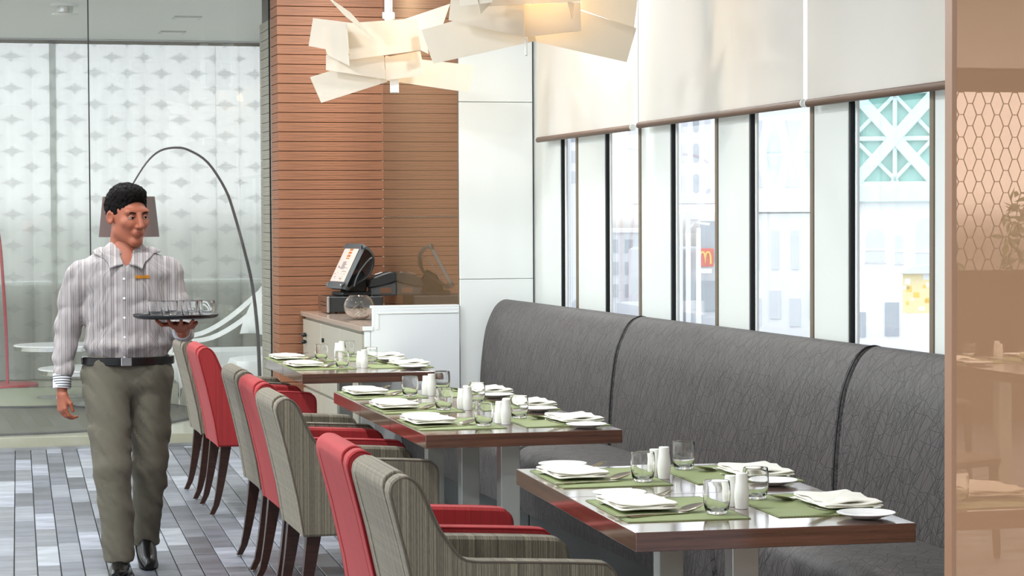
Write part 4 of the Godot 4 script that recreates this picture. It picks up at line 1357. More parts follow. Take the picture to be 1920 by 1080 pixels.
	for k in 17: inn.append([sin(2.52 - k / 16.0 * 2.2) * 0.0895, 0.083 - cos(2.52 - k / 16.0 * 2.2) * 0.0815])
	var full := [[0.0, 0.0]]
	full.append_array(pr)
	full.append_array(inn)
	full.append([0.0, 0.004])
	obj("vessel", Sh.new().lathe(full, 40), M.glass, b)
	rng.seed = 15
	for k in 7:
		var s := Sh.new()
		var bs := Basis.from_euler(Vector3(rng.randf_range(-0.6, 0.6), rng.randf() * TAU, rng.randf_range(-0.6, 0.6)))
		var c0 := Vector3(rng.randf_range(-0.045, 0.045), 0.03 + 0.01 * k, rng.randf_range(-0.04, 0.04)) * 0.8
		var rings := []
		for i in 6:
			var f := i / 5.0
			var hw := 0.014 * sin(PI * clampf(f, 0.04, 0.97)) + 0.0006
			rings.append(PackedVector3Array([c0 + bs * Vector3(hw, 0.006 * f * f, 0.05 * f - 0.025), c0 + bs * Vector3(0, 0.001 + 0.006 * f * f, 0.05 * f - 0.025), c0 + bs * Vector3(-hw, 0.006 * f * f, 0.05 * f - 0.025), c0 + bs * Vector3(0, -0.001 + 0.006 * f * f, 0.05 * f - 0.025)]))
		s.loft(rings)
		obj("leaf", s, M.leaf_pale, b, 60)

# ---------------------------------------------------------------- the street outside
func street() -> void:  # street colours kept near white: overexposed daylight is painted in
	mat("facade_white", Color(0.95, 0.955, 0.955), 0.8)
	mat("facade_grey", Color(0.85, 0.865, 0.88), 0.8)
	mat("pane_grey", Color(0.68, 0.71, 0.74), 0.5)
	mat("teal_pale", Color(0.84, 0.935, 0.925), 0.7)
	mat("teal", Color(0.63, 0.83, 0.79), 0.7)
	mat("banner_yellow", Color(0.95, 0.88, 0.66), 0.7)
	mat("sign_red", Color(0.86, 0.30, 0.22), 0.6)
	mat("sign_yellow", Color(0.98, 0.80, 0.30), 0.6)
	mat("asphalt", Color(0.62, 0.62, 0.63), 0.9)
	struct("street", Sh.new().box(Vector3(38, -4.1, -60), Vector3(68, 0.2, 150)), M.asphalt, "street far below the windows, bright daylight painted into its pale colour", "street")
	# corner building with the teal truss
	var g := -4.0
	var b := thing("arcade_building", "white building with a pale teal timber truss above arched windows", "building", Vector3(33.17, 0, -74.07), deg_to_rad(-24.12))
	obj("wall", Sh.new().box(Vector3(0.6, (g + 2.0) / 2, -1.5), Vector3(5.4, 2.0 - g, 3.0)), M.facade_white, b)
	obj("truss_back", Sh.new().box(Vector3(0.6, 4.35, -0.5), Vector3(5.4, 3.7, 0.4)), M.teal, b)
	obj("ledge", Sh.new().box(Vector3(0.6, 2.3, 0.0), Vector3(5.6, 0.62, 0.7), 0.03), M.teal_pale, b)
	for q in [[-1.5, 2.6, 1.5, 5.95, 0.42, 0.42], [1.5, 2.6, -1.5, 5.95, 0.42, 0.36], [0, 2.6, 0, 6.2, 0.16, 0.2], [-1.9, 4.25, 3.0, 4.25, 0.16, 0.2], [-1.5, 4.3, 0.1, 2.7, 0.14, 0.2], [1.4, 4.3, -0.1, 2.7, 0.14, 0.2], [-1.5, 4.3, 0.1, 5.9, 0.14, 0.2], [1.4, 4.3, -0.1, 5.9, 0.14, 0.2], [1.55, 2.6, 1.55, 6.2, 0.24, 0.3], [-1.6, 2.6, -1.6, 6.2, 0.2, 0.3], [-1.9, 6.0, 3.2, 6.0, 0.3, 0.3], [-1.9, 2.62, 3.2, 2.62, 0.2, 0.3], [1.6, 2.6, 3.2, 5.9, 0.3, 0.3]]:
		var a := Vector3(q[0], q[1], -0.12)
		var c := Vector3(q[2], q[3], -0.12)
		obj("timber", Sh.new().box((a + c) / 2, Vector3(a.distance_to(c), q[4], q[5]), 0.02, Basis(Vector3(0, 0, 1), atan2(c.y - a.y, c.x - a.x))), M.teal_pale, b)
	for q in [[-0.69, -0.15, 0.34, 0.85], [0.15, -0.2, 0.15, 0.85], [1.15, -0.6, 0.42, 1.6]]:
		var arch := [[-q[2], 0.0], [q[2], 0.0]]
		for k in 13:
			arch.append([q[2] * cos(PI * k / 12.0), q[3] + q[2] * sin(PI * k / 12.0)])
		var fr := obj("window", Sh.new().slab(pv(arch), 0.12, 0.02, Transform3D(Basis().scaled(Vector3(1.18, 1.08, 1)), Vector3(q[0], q[1] - 0.05, -0.03))), M.facade_white, b)
		obj("pane", Sh.new().slab(pv(arch), 0.04, 0.0, Transform3D(Basis(), Vector3(q[0], q[1], 0.07))), M.facade_grey, fr)
		obj("glazing_bar", Sh.new().box(Vector3(q[0], q[1] + q[3] * 0.5, 0.12), Vector3(q[2] * 2, 0.05, 0.03)), M.facade_white, fr)
	for q in [[-1.2, -2.4, 0.35, 0.9], [-0.1, -2.2, 0.5, 1.2], [0.55, -2.6, 0.22, 1.6], [1.5, -2.3, 0.6, 0.6]]:
		obj("shop_window", Sh.new().box(Vector3(q[0], q[1], 0.0), Vector3(q[2], q[3], 0.1)), M.pane_grey, b)
	var k1 := thing("banner_kiosk", "small kiosk with a patterned yellow banner under the arched windows", "kiosk", Vector3(31.4, 0, -68.33), deg_to_rad(-24.7))
	obj("banner", Sh.new().box(Vector3(0, -1.05, 0), Vector3(0.95, 1.35, 0.06), 0.01), M.banner_yellow, k1)
	rng.seed = 6
	for i in 12:
		obj("patch", Sh.new().box(Vector3(rng.randf_range(-0.35, 0.35), -1.05 + rng.randf_range(-0.55, 0.55), 0.035), Vector3(rng.randf_range(0.08, 0.22), rng.randf_range(0.08, 0.2), 0.012), 0.003), [M.facade_white, M.sign_yellow][i % 2], k1)
	obj("roof", Sh.new().slab(pv([[-0.62, -0.42], [0.62, -0.42], [0.5, -0.1], [-0.1, -0.16]]), 0.9, 0.02, Transform3D(Basis(), Vector3(0, 0, -0.6))), M.facade_grey, k1)
	obj("post", Sh.new().box(Vector3(0, -2.9, -0.2), Vector3(0.8, 2.3, 0.5), 0.02), M.facade_white, k1)
	# hall with the pointed lattice
	b = thing("lattice_building", "pale building with a band of white pointed lattice above plain walls", "building", Vector3(31.4, 0, -80.72), deg_to_rad(-21.25))
	obj("wall", Sh.new().box(Vector3(0.3, -1.2, -3), Vector3(3.3, 5.6, 6)), M.facade_white, b)
	obj("frieze", Sh.new().box(Vector3(0.3, 4.0, -0.6), Vector3(3.3, 4.8, 0.6)), M.facade_white, b)
	obj("ledge", Sh.new().box(Vector3(0.3, 1.9, 0.0), Vector3(3.4, 0.5, 0.5), 0.03), M.facade_white, b)
	for i in 4:
		for j in 2:
			var x := -1.25 + i * 0.72
			var y := 2.6 + j * 1.35
			var up := (i + j) % 2 == 0
			obj("lattice_panel", Sh.new().slab(pv([[x, y], [x + 0.6, y], [x + 0.3, y + 1.25]] if up else [[x, y + 1.25], [x + 0.3, y], [x + 0.6, y + 1.25]]), 0.12, 0.02, Transform3D(Basis(), Vector3(0, 0, -0.33))), [M.facade_grey, M.teal_pale][i % 2], b)
	for q in [[1.55, 4.5, 2.6, 0.5], [1.9, 2.6, 2.3, 0.4]]:
		obj("teal_panel", Sh.new().slab(pv([[q[0], q[1] - 1.2], [q[0] + q[3], q[1] + 0.9], [q[0] - 0.1, q[1] + 1.1]]), 0.12, 0.02, Transform3D(Basis(), Vector3(0, 0, -0.3))), M.teal, b)
	for i in 4:
		obj("shop_window", Sh.new().box(Vector3(-0.95 + i * 0.75, -2.2 + 0.3 * (i % 2), 0.02), Vector3(0.42, 1.1, 0.1), 0.01), M.facade_grey, b)
		obj("upper_window", Sh.new().box(Vector3(-0.95 + i * 0.75, 0.2, 0.02), Vector3(0.3, 1.5, 0.1), 0.01), M.facade_grey, b)
	# tower with rounded windows, shop and red sign below
	b = thing("office_tower", "white tower with rows of rounded upright windows over a shop", "building", Vector3(31.06, 0, -90.13), deg_to_rad(-19.05))
	obj("wall", Sh.new().box(Vector3(0, 6.9, -4), Vector3(5.4, 9.7, 8)), M.facade_white, b)
	obj("base_wall", Sh.new().box(Vector3(0, -2.0, -4.6), Vector3(5.4, 4.2, 8)), M.facade_grey, b)
	for i in 6:
		for j in 5:
			var c := [Vector2(-1.25 + i * 0.48, 2.9 + j * 1.28)]
			var pl := []
			for k in 16:
				var a := TAU * k / 16.0
				pl.append([c[0].x + 0.13 * cos(a), c[0].y + 0.13 * sin(a) + (0.28 if k <= 8 else -0.28)])
			obj("window", Sh.new().slab(pv(pl), 0.06, 0.0, Transform3D(Basis(), Vector3(0, 0, -0.02))), M.pane_grey if i == 3 else M.facade_grey, b)
	for q in [[-0.9, -0.4, 0.18, 4.0], [-0.45, -0.4, 0.14, 4.0], [-0.15, -0.4, 0.22, 4.0]]:
		obj("pillar", Sh.new().box(Vector3(q[0], q[1] - 0.4, -0.3), Vector3(q[2], q[3] + 1.0, 0.4), 0.02), M.facade_white, b)
	obj("doorway", Sh.new().box(Vector3(0.75, 0.4, -0.6), Vector3(0.8, 1.8, 0.1)), M.pane_grey, b)
	obj("shop_window", Sh.new().box(Vector3(0.65, -1.9, -0.6), Vector3(1.0, 1.3, 0.1)), M.pane_grey, b)
	var sg := obj("shop_sign", Sh.new().box(Vector3(0.57, -0.25, -0.2), Vector3(0.72, 0.78, 0.12), 0.03), M.sign_red, b)
	var mm := []
	for sd in [-1.0, 1.0]:
		for k in 11:
			var f := k / 10.0
			var a := PI * (1.0 - f)
			mm.append(Vector3(0.57 + sd * 0.115 + 0.115 * cos(a), -0.52 + 0.5 * sqrt(maxf(sin(a), 0.0)), -0.12))
	obj("emblem", Sh.new().tube(mm, 0.04, 6), M.sign_yellow, sg)
	obj("sign_plate", Sh.new().box(Vector3(0.60, -0.82, -0.2), Vector3(0.5, 0.2, 0.08), 0.01), M.facade_white, b)
	# street lamp
	var l := thing("street_lamp", "white street lamp post with a camera arm before the red sign", "street lamp", Vector3(19.79, -4.0, -56.88), deg_to_rad(-19.4))
	obj("post", Sh.new().lathe([[0.0, 0.0], [0.12, 0.0], [0.10, 0.3], [0.075, 2.0], [0.06, 5.2], [0.0, 5.22]], 12), M.facade_white, l)
	obj("arm", Sh.new().tube(v3([[-0.3, 4.7, 0], [-0.32, 5.1, 0], [-0.1, 5.35, 0], [0.3, 5.3, 0]]), 0.035, 6), M.facade_white, l)
	obj("camera_head", Sh.new().box(Vector3(-0.1, 5.5, 0), Vector3(0.28, 0.2, 0.2), 0.04), M.facade_white, l)
	# lower blocks and a car by the far windows
	for q in [[32.63, -105.19, -17.32, "low pale block with square windows beyond the second window", 3.4, 0.75], [32.86, -115.45, -15.95, "tall pale block at the far end of the street", 3.0, 6.5]]:
		var o := thing("street_block", q[3], "building", Vector3(q[0], 0, q[1]), deg_to_rad(q[2]), "pale street blocks")
		var top: float = q[5]
		obj("wall", Sh.new().box(Vector3(0, (top + g) / 2, -3), Vector3(q[4], top - g, 6)), M.facade_grey, o)
		for i in 4:
			for j in 3:
				obj("window", Sh.new().box(Vector3(-1.1 + i * 0.72, top - 0.7 - j * 1.1, 0.0), Vector3(0.4, 0.65, 0.06)), M.pane_grey, o)
		obj("parapet", Sh.new().box(Vector3(0, top + 0.05, -3), Vector3(q[4] + 0.2, 0.2, 6.2), 0.02), M.facade_white, o)
	var c := thing("car", "pale parked car glimpsed beyond the second window", "car", Vector3(26.58, -4.0, -86.09), deg_to_rad(60))
	obj("body", Sh.new().slab(curve2([[-2.0, 0.3], [2.0, 0.3], [2.05, 0.7], [1.2, 0.92], [0.6, 1.42], [-0.9, 1.45], [-1.6, 1.0], [-2.05, 0.85]], 3, true), 1.7, 0.1, Transform3D(Basis(), Vector3(0, 0, -0.85))), M.facade_white, c, 40)
	for z in [0.86, -0.88]:
		obj("side_window", Sh.new().slab(pv([[-1.2, 0.98], [0.9, 0.95], [0.5, 1.32], [-0.8, 1.34]]), 0.02, 0.0, Transform3D(Basis(), Vector3(0, 0, z))), M.pane_grey, c)
	for x in [-1.25, 1.25]:
		for z in [-0.8, 0.8]:
			obj("wheel", Sh.new().tube([Vector3(x, 0.32, z - 0.1), Vector3(x, 0.32, z + 0.1)], 0.32, 18), M.black, c)

# ---------------------------------------------------------------- the waiter
func waiter() -> void:
	mat("skin", Color(0.60, 0.34, 0.245), 0.55, 0, {"subsurf_scatter_enabled": true, "subsurf_scatter_strength": 0.06})
	mat("lip", Color(0.50, 0.235, 0.19), 0.5)
	mat("hair", Color(0.065, 0.055, 0.05), 0.8, 0, {"metallic_specular": 0.2})
	mat("eye_white", Color(0.72, 0.67, 0.63), 0.2)
	mat("trousers", Color(0.36, 0.34, 0.29), 0.85, 0, {"rim_enabled": true, "rim": 0.2})
	mat("leather", Color(0.03, 0.03, 0.035), 0.25)
	mat("tray_black", Color(0.05, 0.05, 0.06), 0.35)
	mat("badge", Color(0.78, 0.52, 0.20), 0.3, 0.3)
	mat("shirt_white", Color(0.86, 0.86, 0.88), 0.8)
	var sh := mat("shirt", Color(0.73, 0.71, 0.715), 0.85, 0, {"rim_enabled": true, "rim": 0.2})
	rng.seed = 40
	var cols := []
	for k in 16: cols.append([rng.randf_range(0.50, 1.0), rng.randf()])
	tri_tex(sh, paint(256, 8, func(x, _y):
		var q: Array = cols[(x / 8) % 16] if (x / 4) % 2 == 0 else [0.86, 0.5]
		var v: float = q[0]
		return Color(v * 1.0, v * (0.95 + 0.05 * q[1]), v * (0.92 + 0.08 * q[1]))), Vector3(3.6, 3.6, 3.6))
	var root := Vector3(0.815, 0, -10.0)
	var o := MeshInstance3D.new()
	o.name = numbered("person")
	add_child(o, true)
	o.position = root
	o.rotation.y = deg_to_rad(-4.6)
	tag(o, "waiter in a striped grey shirt and olive trousers walking with a tray", "person")
	# --- body, under the clothes
	var f := Field.new(Vector3(-0.36, 0.03, -0.22), Vector3(0.36, 1.46, 0.36), 0.016)
	f.limb(Vector3(-0.01, 1.26, -0.01), Vector3(0, 0.95, 0.0), 0.158, 0.135, 0.03, Vector3(1, 1, 0.6))
	f.limb(Vector3(-0.17, 1.295, -0.015), Vector3(0.15, 1.295, -0.015), 0.036, 0.036, 0.03)
	f.limb(Vector3(0.0, 1.34, -0.01), Vector3(0.005, 1.46, -0.005), 0.075, 0.056, 0.05)
	for s in [[-0.195, 1.285, -0.01, -0.258, 1.07, -0.03, -0.285, 0.80, 0.03], [0.175, 1.285, -0.01, 0.236, 1.07, 0.0, 0.235, 1.05, 0.24]]:
		f.limb(Vector3(s[0], s[1], s[2]), Vector3(s[3], s[4], s[5]), 0.036, 0.032, 0.03)
		f.limb(Vector3(s[3], s[4], s[5]), Vector3(s[6], s[7], s[8]), 0.032, 0.025, 0.02)
	f.limb(Vector3(-0.075, 0.88, 0), Vector3(0.078, 0.88, 0), 0.088, 0.088, 0.03)
	f.limb(Vector3(-0.09, 0.82, 0.02), Vector3(-0.070, 0.46, 0.135), 0.070, 0.048, 0.02)
	f.limb(Vector3(-0.070, 0.46, 0.135), Vector3(-0.044, 0.07, 0.175), 0.046, 0.033, 0.02)
	f.limb(Vector3(0.095, 0.82, -0.01), Vector3(0.092, 0.46, -0.01), 0.066, 0.045, 0.012)
	f.limb(Vector3(0.092, 0.46, -0.01), Vector3(0.070, 0.12, -0.10), 0.044, 0.033, 0.015)
	var skin := Sh.new()
	f.into(skin)
	# --- head
	var ht := Transform3D(Basis.from_euler(Vector3(0.09, deg_to_rad(31), 0.03)).scaled_local(Vector3(1.07, 1.02, 1.04)), Vector3(0.008, 1.56, 0.015))
	f = Field.new(Vector3(-0.11, -0.16, -0.14), Vector3(0.11, 0.15, 0.15), 0.0042)
	f.blob(Vector3(0, 0.038, -0.018), Vector3(0.075, 0.09, 0.094))
	f.blob(Vector3(0, -0.028, 0.026), Vector3(0.062, 0.082, 0.066), 0.03)
	f.limb(Vector3(-0.042, -0.068, 0.005), Vector3(-0.012, -0.105, 0.06), 0.022, 0.018, 0.025)
	f.limb(Vector3(0.042, -0.068, 0.005), Vector3(0.012, -0.105, 0.06), 0.022, 0.018, 0.025)
	f.blob(Vector3(0, -0.108, 0.068), Vector3(0.022, 0.016, 0.016), 0.02)
	f.limb(Vector3(-0.04, 0.024, 0.074), Vector3(0.04, 0.024, 0.074), 0.014, 0.014, 0.015)
	f.limb(Vector3(-0.046, -0.022, 0.062), Vector3(-0.034, -0.03, 0.07), 0.016, 0.014, 0.02)
	f.limb(Vector3(0.046, -0.022, 0.062), Vector3(0.034, -0.03, 0.07), 0.016, 0.014, 0.02)
	for s in [-1.0, 1.0]:
		f.blob(Vector3(0.031 * s, 0.003, 0.100), Vector3(0.017, 0.010, 0.016), -0.010)
	f.limb(Vector3(0, 0.012, 0.090), Vector3(0, -0.036, 0.109), 0.0085, 0.0125, 0.010)
	for s in [-1.0, 1.0]:
		f.blob(Vector3(0.012 * s, -0.040, 0.098), Vector3(0.0085, 0.0075, 0.010), 0.006)
		f.blob(Vector3(0.077 * s, -0.006, -0.012), Vector3(0.010, 0.031, 0.019), 0.006, Basis(Vector3(0, 1, 0), -0.35 * s))
		f.blob(Vector3(0.083 * s, -0.004, -0.006), Vector3(0.006, 0.018, 0.010), -0.005, Basis(Vector3(0, 1, 0), -0.35 * s))
	f.blob(Vector3(0, -0.066, 0.086), Vector3(0.026, 0.018, 0.014), 0.012)
	f.limb(Vector3(-0.021, -0.0690, 0.099), Vector3(0.021, -0.0690, 0.099), 0.0022, 0.0022, -0.003)
	f.limb(Vector3(0, -0.07, -0.025), Vector3(0, -0.16, -0.035), 0.056, 0.058, 0.025)
	f.into(skin, ht)
	# --- hands: palm, four fingers and thumb, each its own chain
	# the hanging right hand
	f = Field.new(Vector3(-0.075, -0.21, -0.075), Vector3(0.075, 0.06, 0.085), 0.0042)
	f.limb(Vector3(0, 0.05, 0), Vector3(0, -0.01, 0), 0.026, 0.025, 0.015)
	f.limb(Vector3(0.0, -0.02, -0.018), Vector3(0.0, -0.085, -0.028), 0.018, 0.013, 0.015)
	f.limb(Vector3(0.0, -0.02, 0.0), Vector3(0.0, -0.092, -0.008), 0.018, 0.013, 0.015)
	f.limb(Vector3(0.0, -0.02, 0.012), Vector3(0.0, -0.09, 0.016), 0.018, 0.013, 0.015)
	f.limb(Vector3(0.0, -0.02, 0.02), Vector3(0.0, -0.085, 0.032), 0.016, 0.012, 0.015)
	for q in [[-0.032, 0.06, 0.0078], [-0.011, 0.078, 0.0086], [0.012, 0.084, 0.009], [0.034, 0.078, 0.0088]]:
		var k: Vector3 = Vector3(0, -0.088, q[0])
		var l: float = q[1]
		var m := k + Vector3(0.018, -0.40 * l, 0.0)
		var n := m + Vector3(0.027, -0.14 * l, 0.0)
		f.limb(k, m, q[2] + 0.001, q[2], 0.006)
		f.limb(m, n, q[2], q[2] * 0.92, 0.004)
		f.limb(n, n + Vector3(0.017, 0.04 * l, 0), q[2] * 0.92, q[2] * 0.8, 0.004)
	f.limb(Vector3(0.004, -0.025, 0.022), Vector3(0.022, -0.062, 0.046), 0.015, 0.011, 0.012)
	f.limb(Vector3(0.022, -0.062, 0.046), Vector3(0.034, -0.098, 0.045), 0.0105, 0.0085, 0.004)
	f.into(skin, Transform3D(Basis.from_euler(Vector3(-0.12, 0.5, -0.05)).scaled(Vector3.ONE * 0.88), Vector3(-0.285, 0.79, 0.033)))
	# the left hand, palm up under the tray: wrist at the origin, fingers towards +z and fanned
	f = Field.new(Vector3(-0.10, -0.05, -0.05), Vector3(0.10, 0.06, 0.21), 0.0042)
	f.limb(Vector3(0, 0, -0.04), Vector3(0, 0.004, 0.01), 0.026, 0.024, 0.015)
	for q in [-0.03, -0.01, 0.011, 0.03]:
		f.limb(Vector3(q * 0.5, 0.004, 0.015), Vector3(q, 0.014, 0.085), 0.016, 0.0125, 0.014)
	var tips := [[-0.032, 0.075, -0.028], [-0.011, 0.085, -0.008], [0.012, 0.082, 0.012], [0.032, 0.066, 0.030]]
	for q in tips:
		var k := Vector3(q[0], 0.014, 0.088)
		var m := k + Vector3(q[2], -0.004, q[1] * 0.5)
		f.limb(k, m, 0.0098, 0.009, 0.006)
		f.limb(m, m + Vector3(q[2] * 0.6, 0.016, q[1] * 0.42), 0.009, 0.0075, 0.004)
	f.limb(Vector3(0.018, 0.004, 0.02), Vector3(0.055, 0.008, 0.05), 0.015, 0.0115, 0.012)
	f.limb(Vector3(0.055, 0.008, 0.05), Vector3(0.078, 0.022, 0.075), 0.011, 0.0088, 0.004)
	f.into(skin, Transform3D(Basis.from_euler(Vector3(-0.12, -0.25, 0.0)), Vector3(0.235, 1.068, 0.235)))
	o.mesh = skin.mesh()
	o.material_override = M.skin
	# --- shirt
	var nz := FastNoiseLite.new()
	nz.seed = 12
	nz.frequency = 3.0
	nz.fractal_octaves = 2
	var fold := func(p: Vector3) -> float: return 0.011 * (0.55 - absf(nz.get_noise_3d(p.x * 1.5 + p.y * 1.2, p.y * 1.6 - p.x, p.z * 1.5)) * 2.2)
	f = Field.new(Vector3(-0.38, 0.78, -0.24), Vector3(0.36, 1.46, 0.30), 0.0095)
	f.limb(Vector3(-0.005, 1.25, -0.01), Vector3(0.0, 0.985, 0.005), 0.19, 0.178, 0.04, Vector3(1, 1, 0.64))
	f.limb(Vector3(-0.185, 1.305, -0.015), Vector3(0.165, 1.305, -0.015), 0.062, 0.062, 0.05)
	f.limb(Vector3(-0.14, 1.32, -0.015), Vector3(-0.02, 1.39, -0.01), 0.048, 0.055, 0.04)
	f.limb(Vector3(0.13, 1.32, -0.015), Vector3(0.03, 1.39, -0.01), 0.048, 0.055, 0.04)
	f.blob(Vector3(0.0, 0.99, 0.01), Vector3(0.186, 0.050, 0.126), 0.03)
	f.limb(Vector3(-0.205, 1.295, -0.01), Vector3(-0.258, 1.07, -0.03), 0.064, 0.060, 0.03)
	f.limb(Vector3(-0.258, 1.07, -0.03), Vector3(-0.284, 0.855, 0.025), 0.058, 0.041, 0.02)
	f.limb(Vector3(0.185, 1.295, -0.01), Vector3(0.236, 1.075, -0.005), 0.064, 0.060, 0.03)
	f.limb(Vector3(0.236, 1.075, -0.005), Vector3(0.236, 1.052, 0.18), 0.058, 0.043, 0.02)
	f.ripple(fold)
	f.cut(Vector3(0.12, -1, 0.25).normalized(), Vector3(-0.284, 0.85, 0.025))
	f.blob(Vector3(0.000, 1.41, 0.09), Vector3(0.026, 0.070, 0.09), -0.010)
	f.blob(Vector3(0.003, 1.47, 0.0), Vector3(0.060, 0.08, 0.066), -0.01)
	var top := Sh.new()
	f.into(top)
	obj("shirt", top, M.shirt, o)
	# placket, buttons and badge lie on the shirt front
	var rings := []
	for i in 16:
		var y := lerpf(1.315, 0.925, i / 15.0)
		var z := front(f, -0.012, y)
		rings.append(PackedVector3Array([Vector3(-0.028, y, front(f, -0.028, y) - 0.004), Vector3(-0.026, y, front(f, -0.026, y) + 0.0022), Vector3(-0.012, y, z + 0.003), Vector3(0.002, y, front(f, 0.002, y) + 0.0022), Vector3(0.004, y, front(f, 0.004, y) - 0.004)]))
	obj("placket", Sh.new().loft(rings), M.shirt, o, 60)
	for i in 5:
		var y := 1.285 - 0.085 * i
		var b := obj("button", Sh.new().lathe([[0.0, 0.0], [0.0055, 0.0], [0.0055, 0.0015], [0.0, 0.002]], 12), M.shirt_white, o)
		b.transform = Transform3D(Basis(Vector3(1, 0, 0), PI / 2), Vector3(-0.012, y, front(f, -0.012, y) + 0.003))
	obj("name_badge", Sh.new().box(Vector3(0.068, 1.292, front(f, 0.068, 1.292) + 0.003), Vector3(0.066, 0.015, 0.003), 0.001, Basis(Vector3(0, 1, 0), 0.35)), M.badge, o)
	# collar: a standing band and two turned-down flaps that follow the shirt
	var band := []
	for k in 23:
		var a := deg_to_rad(lerpf(112, 428, k / 22.0))
		band.append(Vector3(0.003 + cos(a) * 0.064, 1.412 - 0.020 * sin(a), -0.004 + sin(a) * 0.066))
	obj("collar_band", Sh.new().tube(band, 0.013, 8, true, 0.5), M.shirt, o)
	for s in [-1.0, 1.0]:
		var rows := []
		for k in 13:
			var t := k / 12.0
			var a := deg_to_rad(lerpf(66, -88, t))
			var dir := Vector3(cos(a) * s, 0, sin(a))
			var reach: float = lerpf(0.050, 0.036, clampf(t * 2.6, 0, 1))
			var inn := Vector3(0.003, 1.424 - 0.026 * maxf(sin(a), 0.0), -0.004) + dir * 0.064
			var wf := clampf(1.0 - t / 0.32, 0.0, 1.0)
			inn = inn.lerp(Vector3(-0.002 + 0.013 * s, 1.348, front(f, 0.03 * s, 1.348) + 0.010), wf)
			var out := inn + Vector3(dir.x * reach * 0.85, -reach * 0.62, dir.z * reach * 0.5)
			out = (out + Vector3(0.040 * s, 0.012, 0) * wf)
			out = outside(f, out, dir, 0.008)
			var mid := outside(f, (inn + out) / 2 + Vector3(0, 0.006, 0), dir, 0.009)
			var up := Vector3(0, 0.0028, 0) + dir * 0.002
			var r := PackedVector3Array([inn - up, mid - up, out - up, out + up, mid + up, inn + up])
			if s > 0: r.reverse()
			rows.append(r)
		obj("collar_flap", Sh.new().loft(rows), M.shirt, o, 60)
	# cuffs
	var cw := Vector3(0.004, -0.075, 0.018).normalized()
	obj("cuff", Sh.new().tube([Vector3(-0.2835, 0.865, 0.022), Vector3(-0.2865, 0.805, 0.034)], [0.041, 0.038], 20), M.shirt_white, o)
	for k in 5:
		obj("cuff_stripe", Sh.new().tube([Vector3(-0.2838, 0.857 - 0.011 * k, 0.0235 + 0.0022 * k), Vector3(-0.2838, 0.853 - 0.011 * k, 0.0243 + 0.0022 * k)], 0.0413 - 0.0004 * k, 20), M.plastic_grey, o)
	obj("cuff", Sh.new().tube([Vector3(0.236, 1.052, 0.165), Vector3(0.2355, 1.058, 0.21)], [0.043, 0.036], 20), M.shirt_white, o)
	obj("wristwatch", Sh.new().tube([Vector3(0.2355, 1.060, 0.212), Vector3(0.2352, 1.063, 0.228)], 0.031, 20), M.chrome, o)
	# --- trousers
	f = Field.new(Vector3(-0.24, 0.03, -0.26), Vector3(0.26, 0.98, 0.30), 0.0105)
	f.limb(Vector3(-0.075, 0.925, 0.0), Vector3(0.078, 0.925, 0.0), 0.098, 0.098, 0.04, Vector3(1, 1, 1.08))
	f.limb(Vector3(-0.085, 0.85, 0.0), Vector3(0.09, 0.85, -0.005), 0.116, 0.116, 0.05)
	f.limb(Vector3(-0.090, 0.80, 0.03), Vector3(-0.070, 0.46, 0.14), 0.104, 0.084, 0.025)
	f.limb(Vector3(-0.070, 0.46, 0.14), Vector3(-0.044, 0.07, 0.175), 0.082, 0.068, 0.02)
	f.limb(Vector3(0.096, 0.80, -0.01), Vector3(0.092, 0.46, -0.01), 0.102, 0.078, 0.012)
	f.limb(Vector3(0.092, 0.46, -0.01), Vector3(0.070, 0.10, -0.105), 0.077, 0.064, 0.015)
	var tz := FastNoiseLite.new()
	tz.seed = 33
	tz.frequency = 3.4
	f.ripple(func(p: Vector3) -> float: return 0.013 * (0.5 - absf(tz.get_noise_3d(p.x * 1.1 + p.y * 0.5, p.y * 1.5 + p.x * 1.6, p.z)) * 2.2))
	f.cut(Vector3(0, -1, -0.1).normalized(), Vector3(0, 0.06, 0.165))
	f.cut(Vector3(0, 1, 0), Vector3(0, 0.945, 0))
	var tr := Sh.new()
	f.into(tr)
	obj("trousers", tr, M.trousers, o)
	# belt
	var br := []
	for q in [[0.905, 0.0], [0.908, 0.003], [0.938, 0.003], [0.941, 0.0]]:
		var r := PackedVector3Array()
		for j in 40:
			var a := -TAU * j / 40
			r.push_back(Vector3(0.0015 + cos(a) * (0.201 + q[1]), q[0], sin(a) * (0.134 + q[1])))
		br.append(r)
	obj("belt", Sh.new().loft(br), M.leather, o)
	obj("buckle", Sh.new().box(Vector3(-0.005, 0.923, 0.139), Vector3(0.045, 0.036, 0.006), 0.002), M.chrome, o)
	# shoes
	for q in [[-0.042, 0.0, 0.215, 0.0, -0.12], [0.074, 0.012, -0.045, 0.30, 0.08]]:
		var s := Sh.new()
		var rg := []
		for k in 13:
			var t := k / 12.0
			var z := lerpf(-0.125, 0.15, t)
			var hw: float = 0.043 * pow(sin(PI * clampf(0.08 + t * 0.86, 0, 1)), 0.45) * (0.86 if t < 0.4 else 1.0)
			var hh: float = lerpf(0.085, 0.045, clampf((t - 0.25) * 1.9, 0, 1)) * (1.0 if t < 0.93 else 0.75)
			var r := PackedVector3Array()
			for j in 14:
				var a := TAU * j / 14
				r.push_back(Vector3(cos(a) * hw * (1.0 if sin(a) < 0.2 else 0.86), hh / 2 + 0.004 + sin(a) * hh / 2 * (1.0 if sin(a) > 0 else 0.9), z))
			rg.append(r)
		s.loft(rg)
		var m := obj("shoe", s, M.leather, o, 60)
		m.transform = Transform3D(Basis.from_euler(Vector3(q[3], q[4], 0)), Vector3(q[0], q[1] + (0.03 if q[3] > 0 else 0.0), q[2]))
		var so := obj("sole", Sh.new().loft([rrect(0.042, 0.135, 0.04, 0.0), rrect(0.043, 0.137, 0.04, 0.010)]), M.black, m)
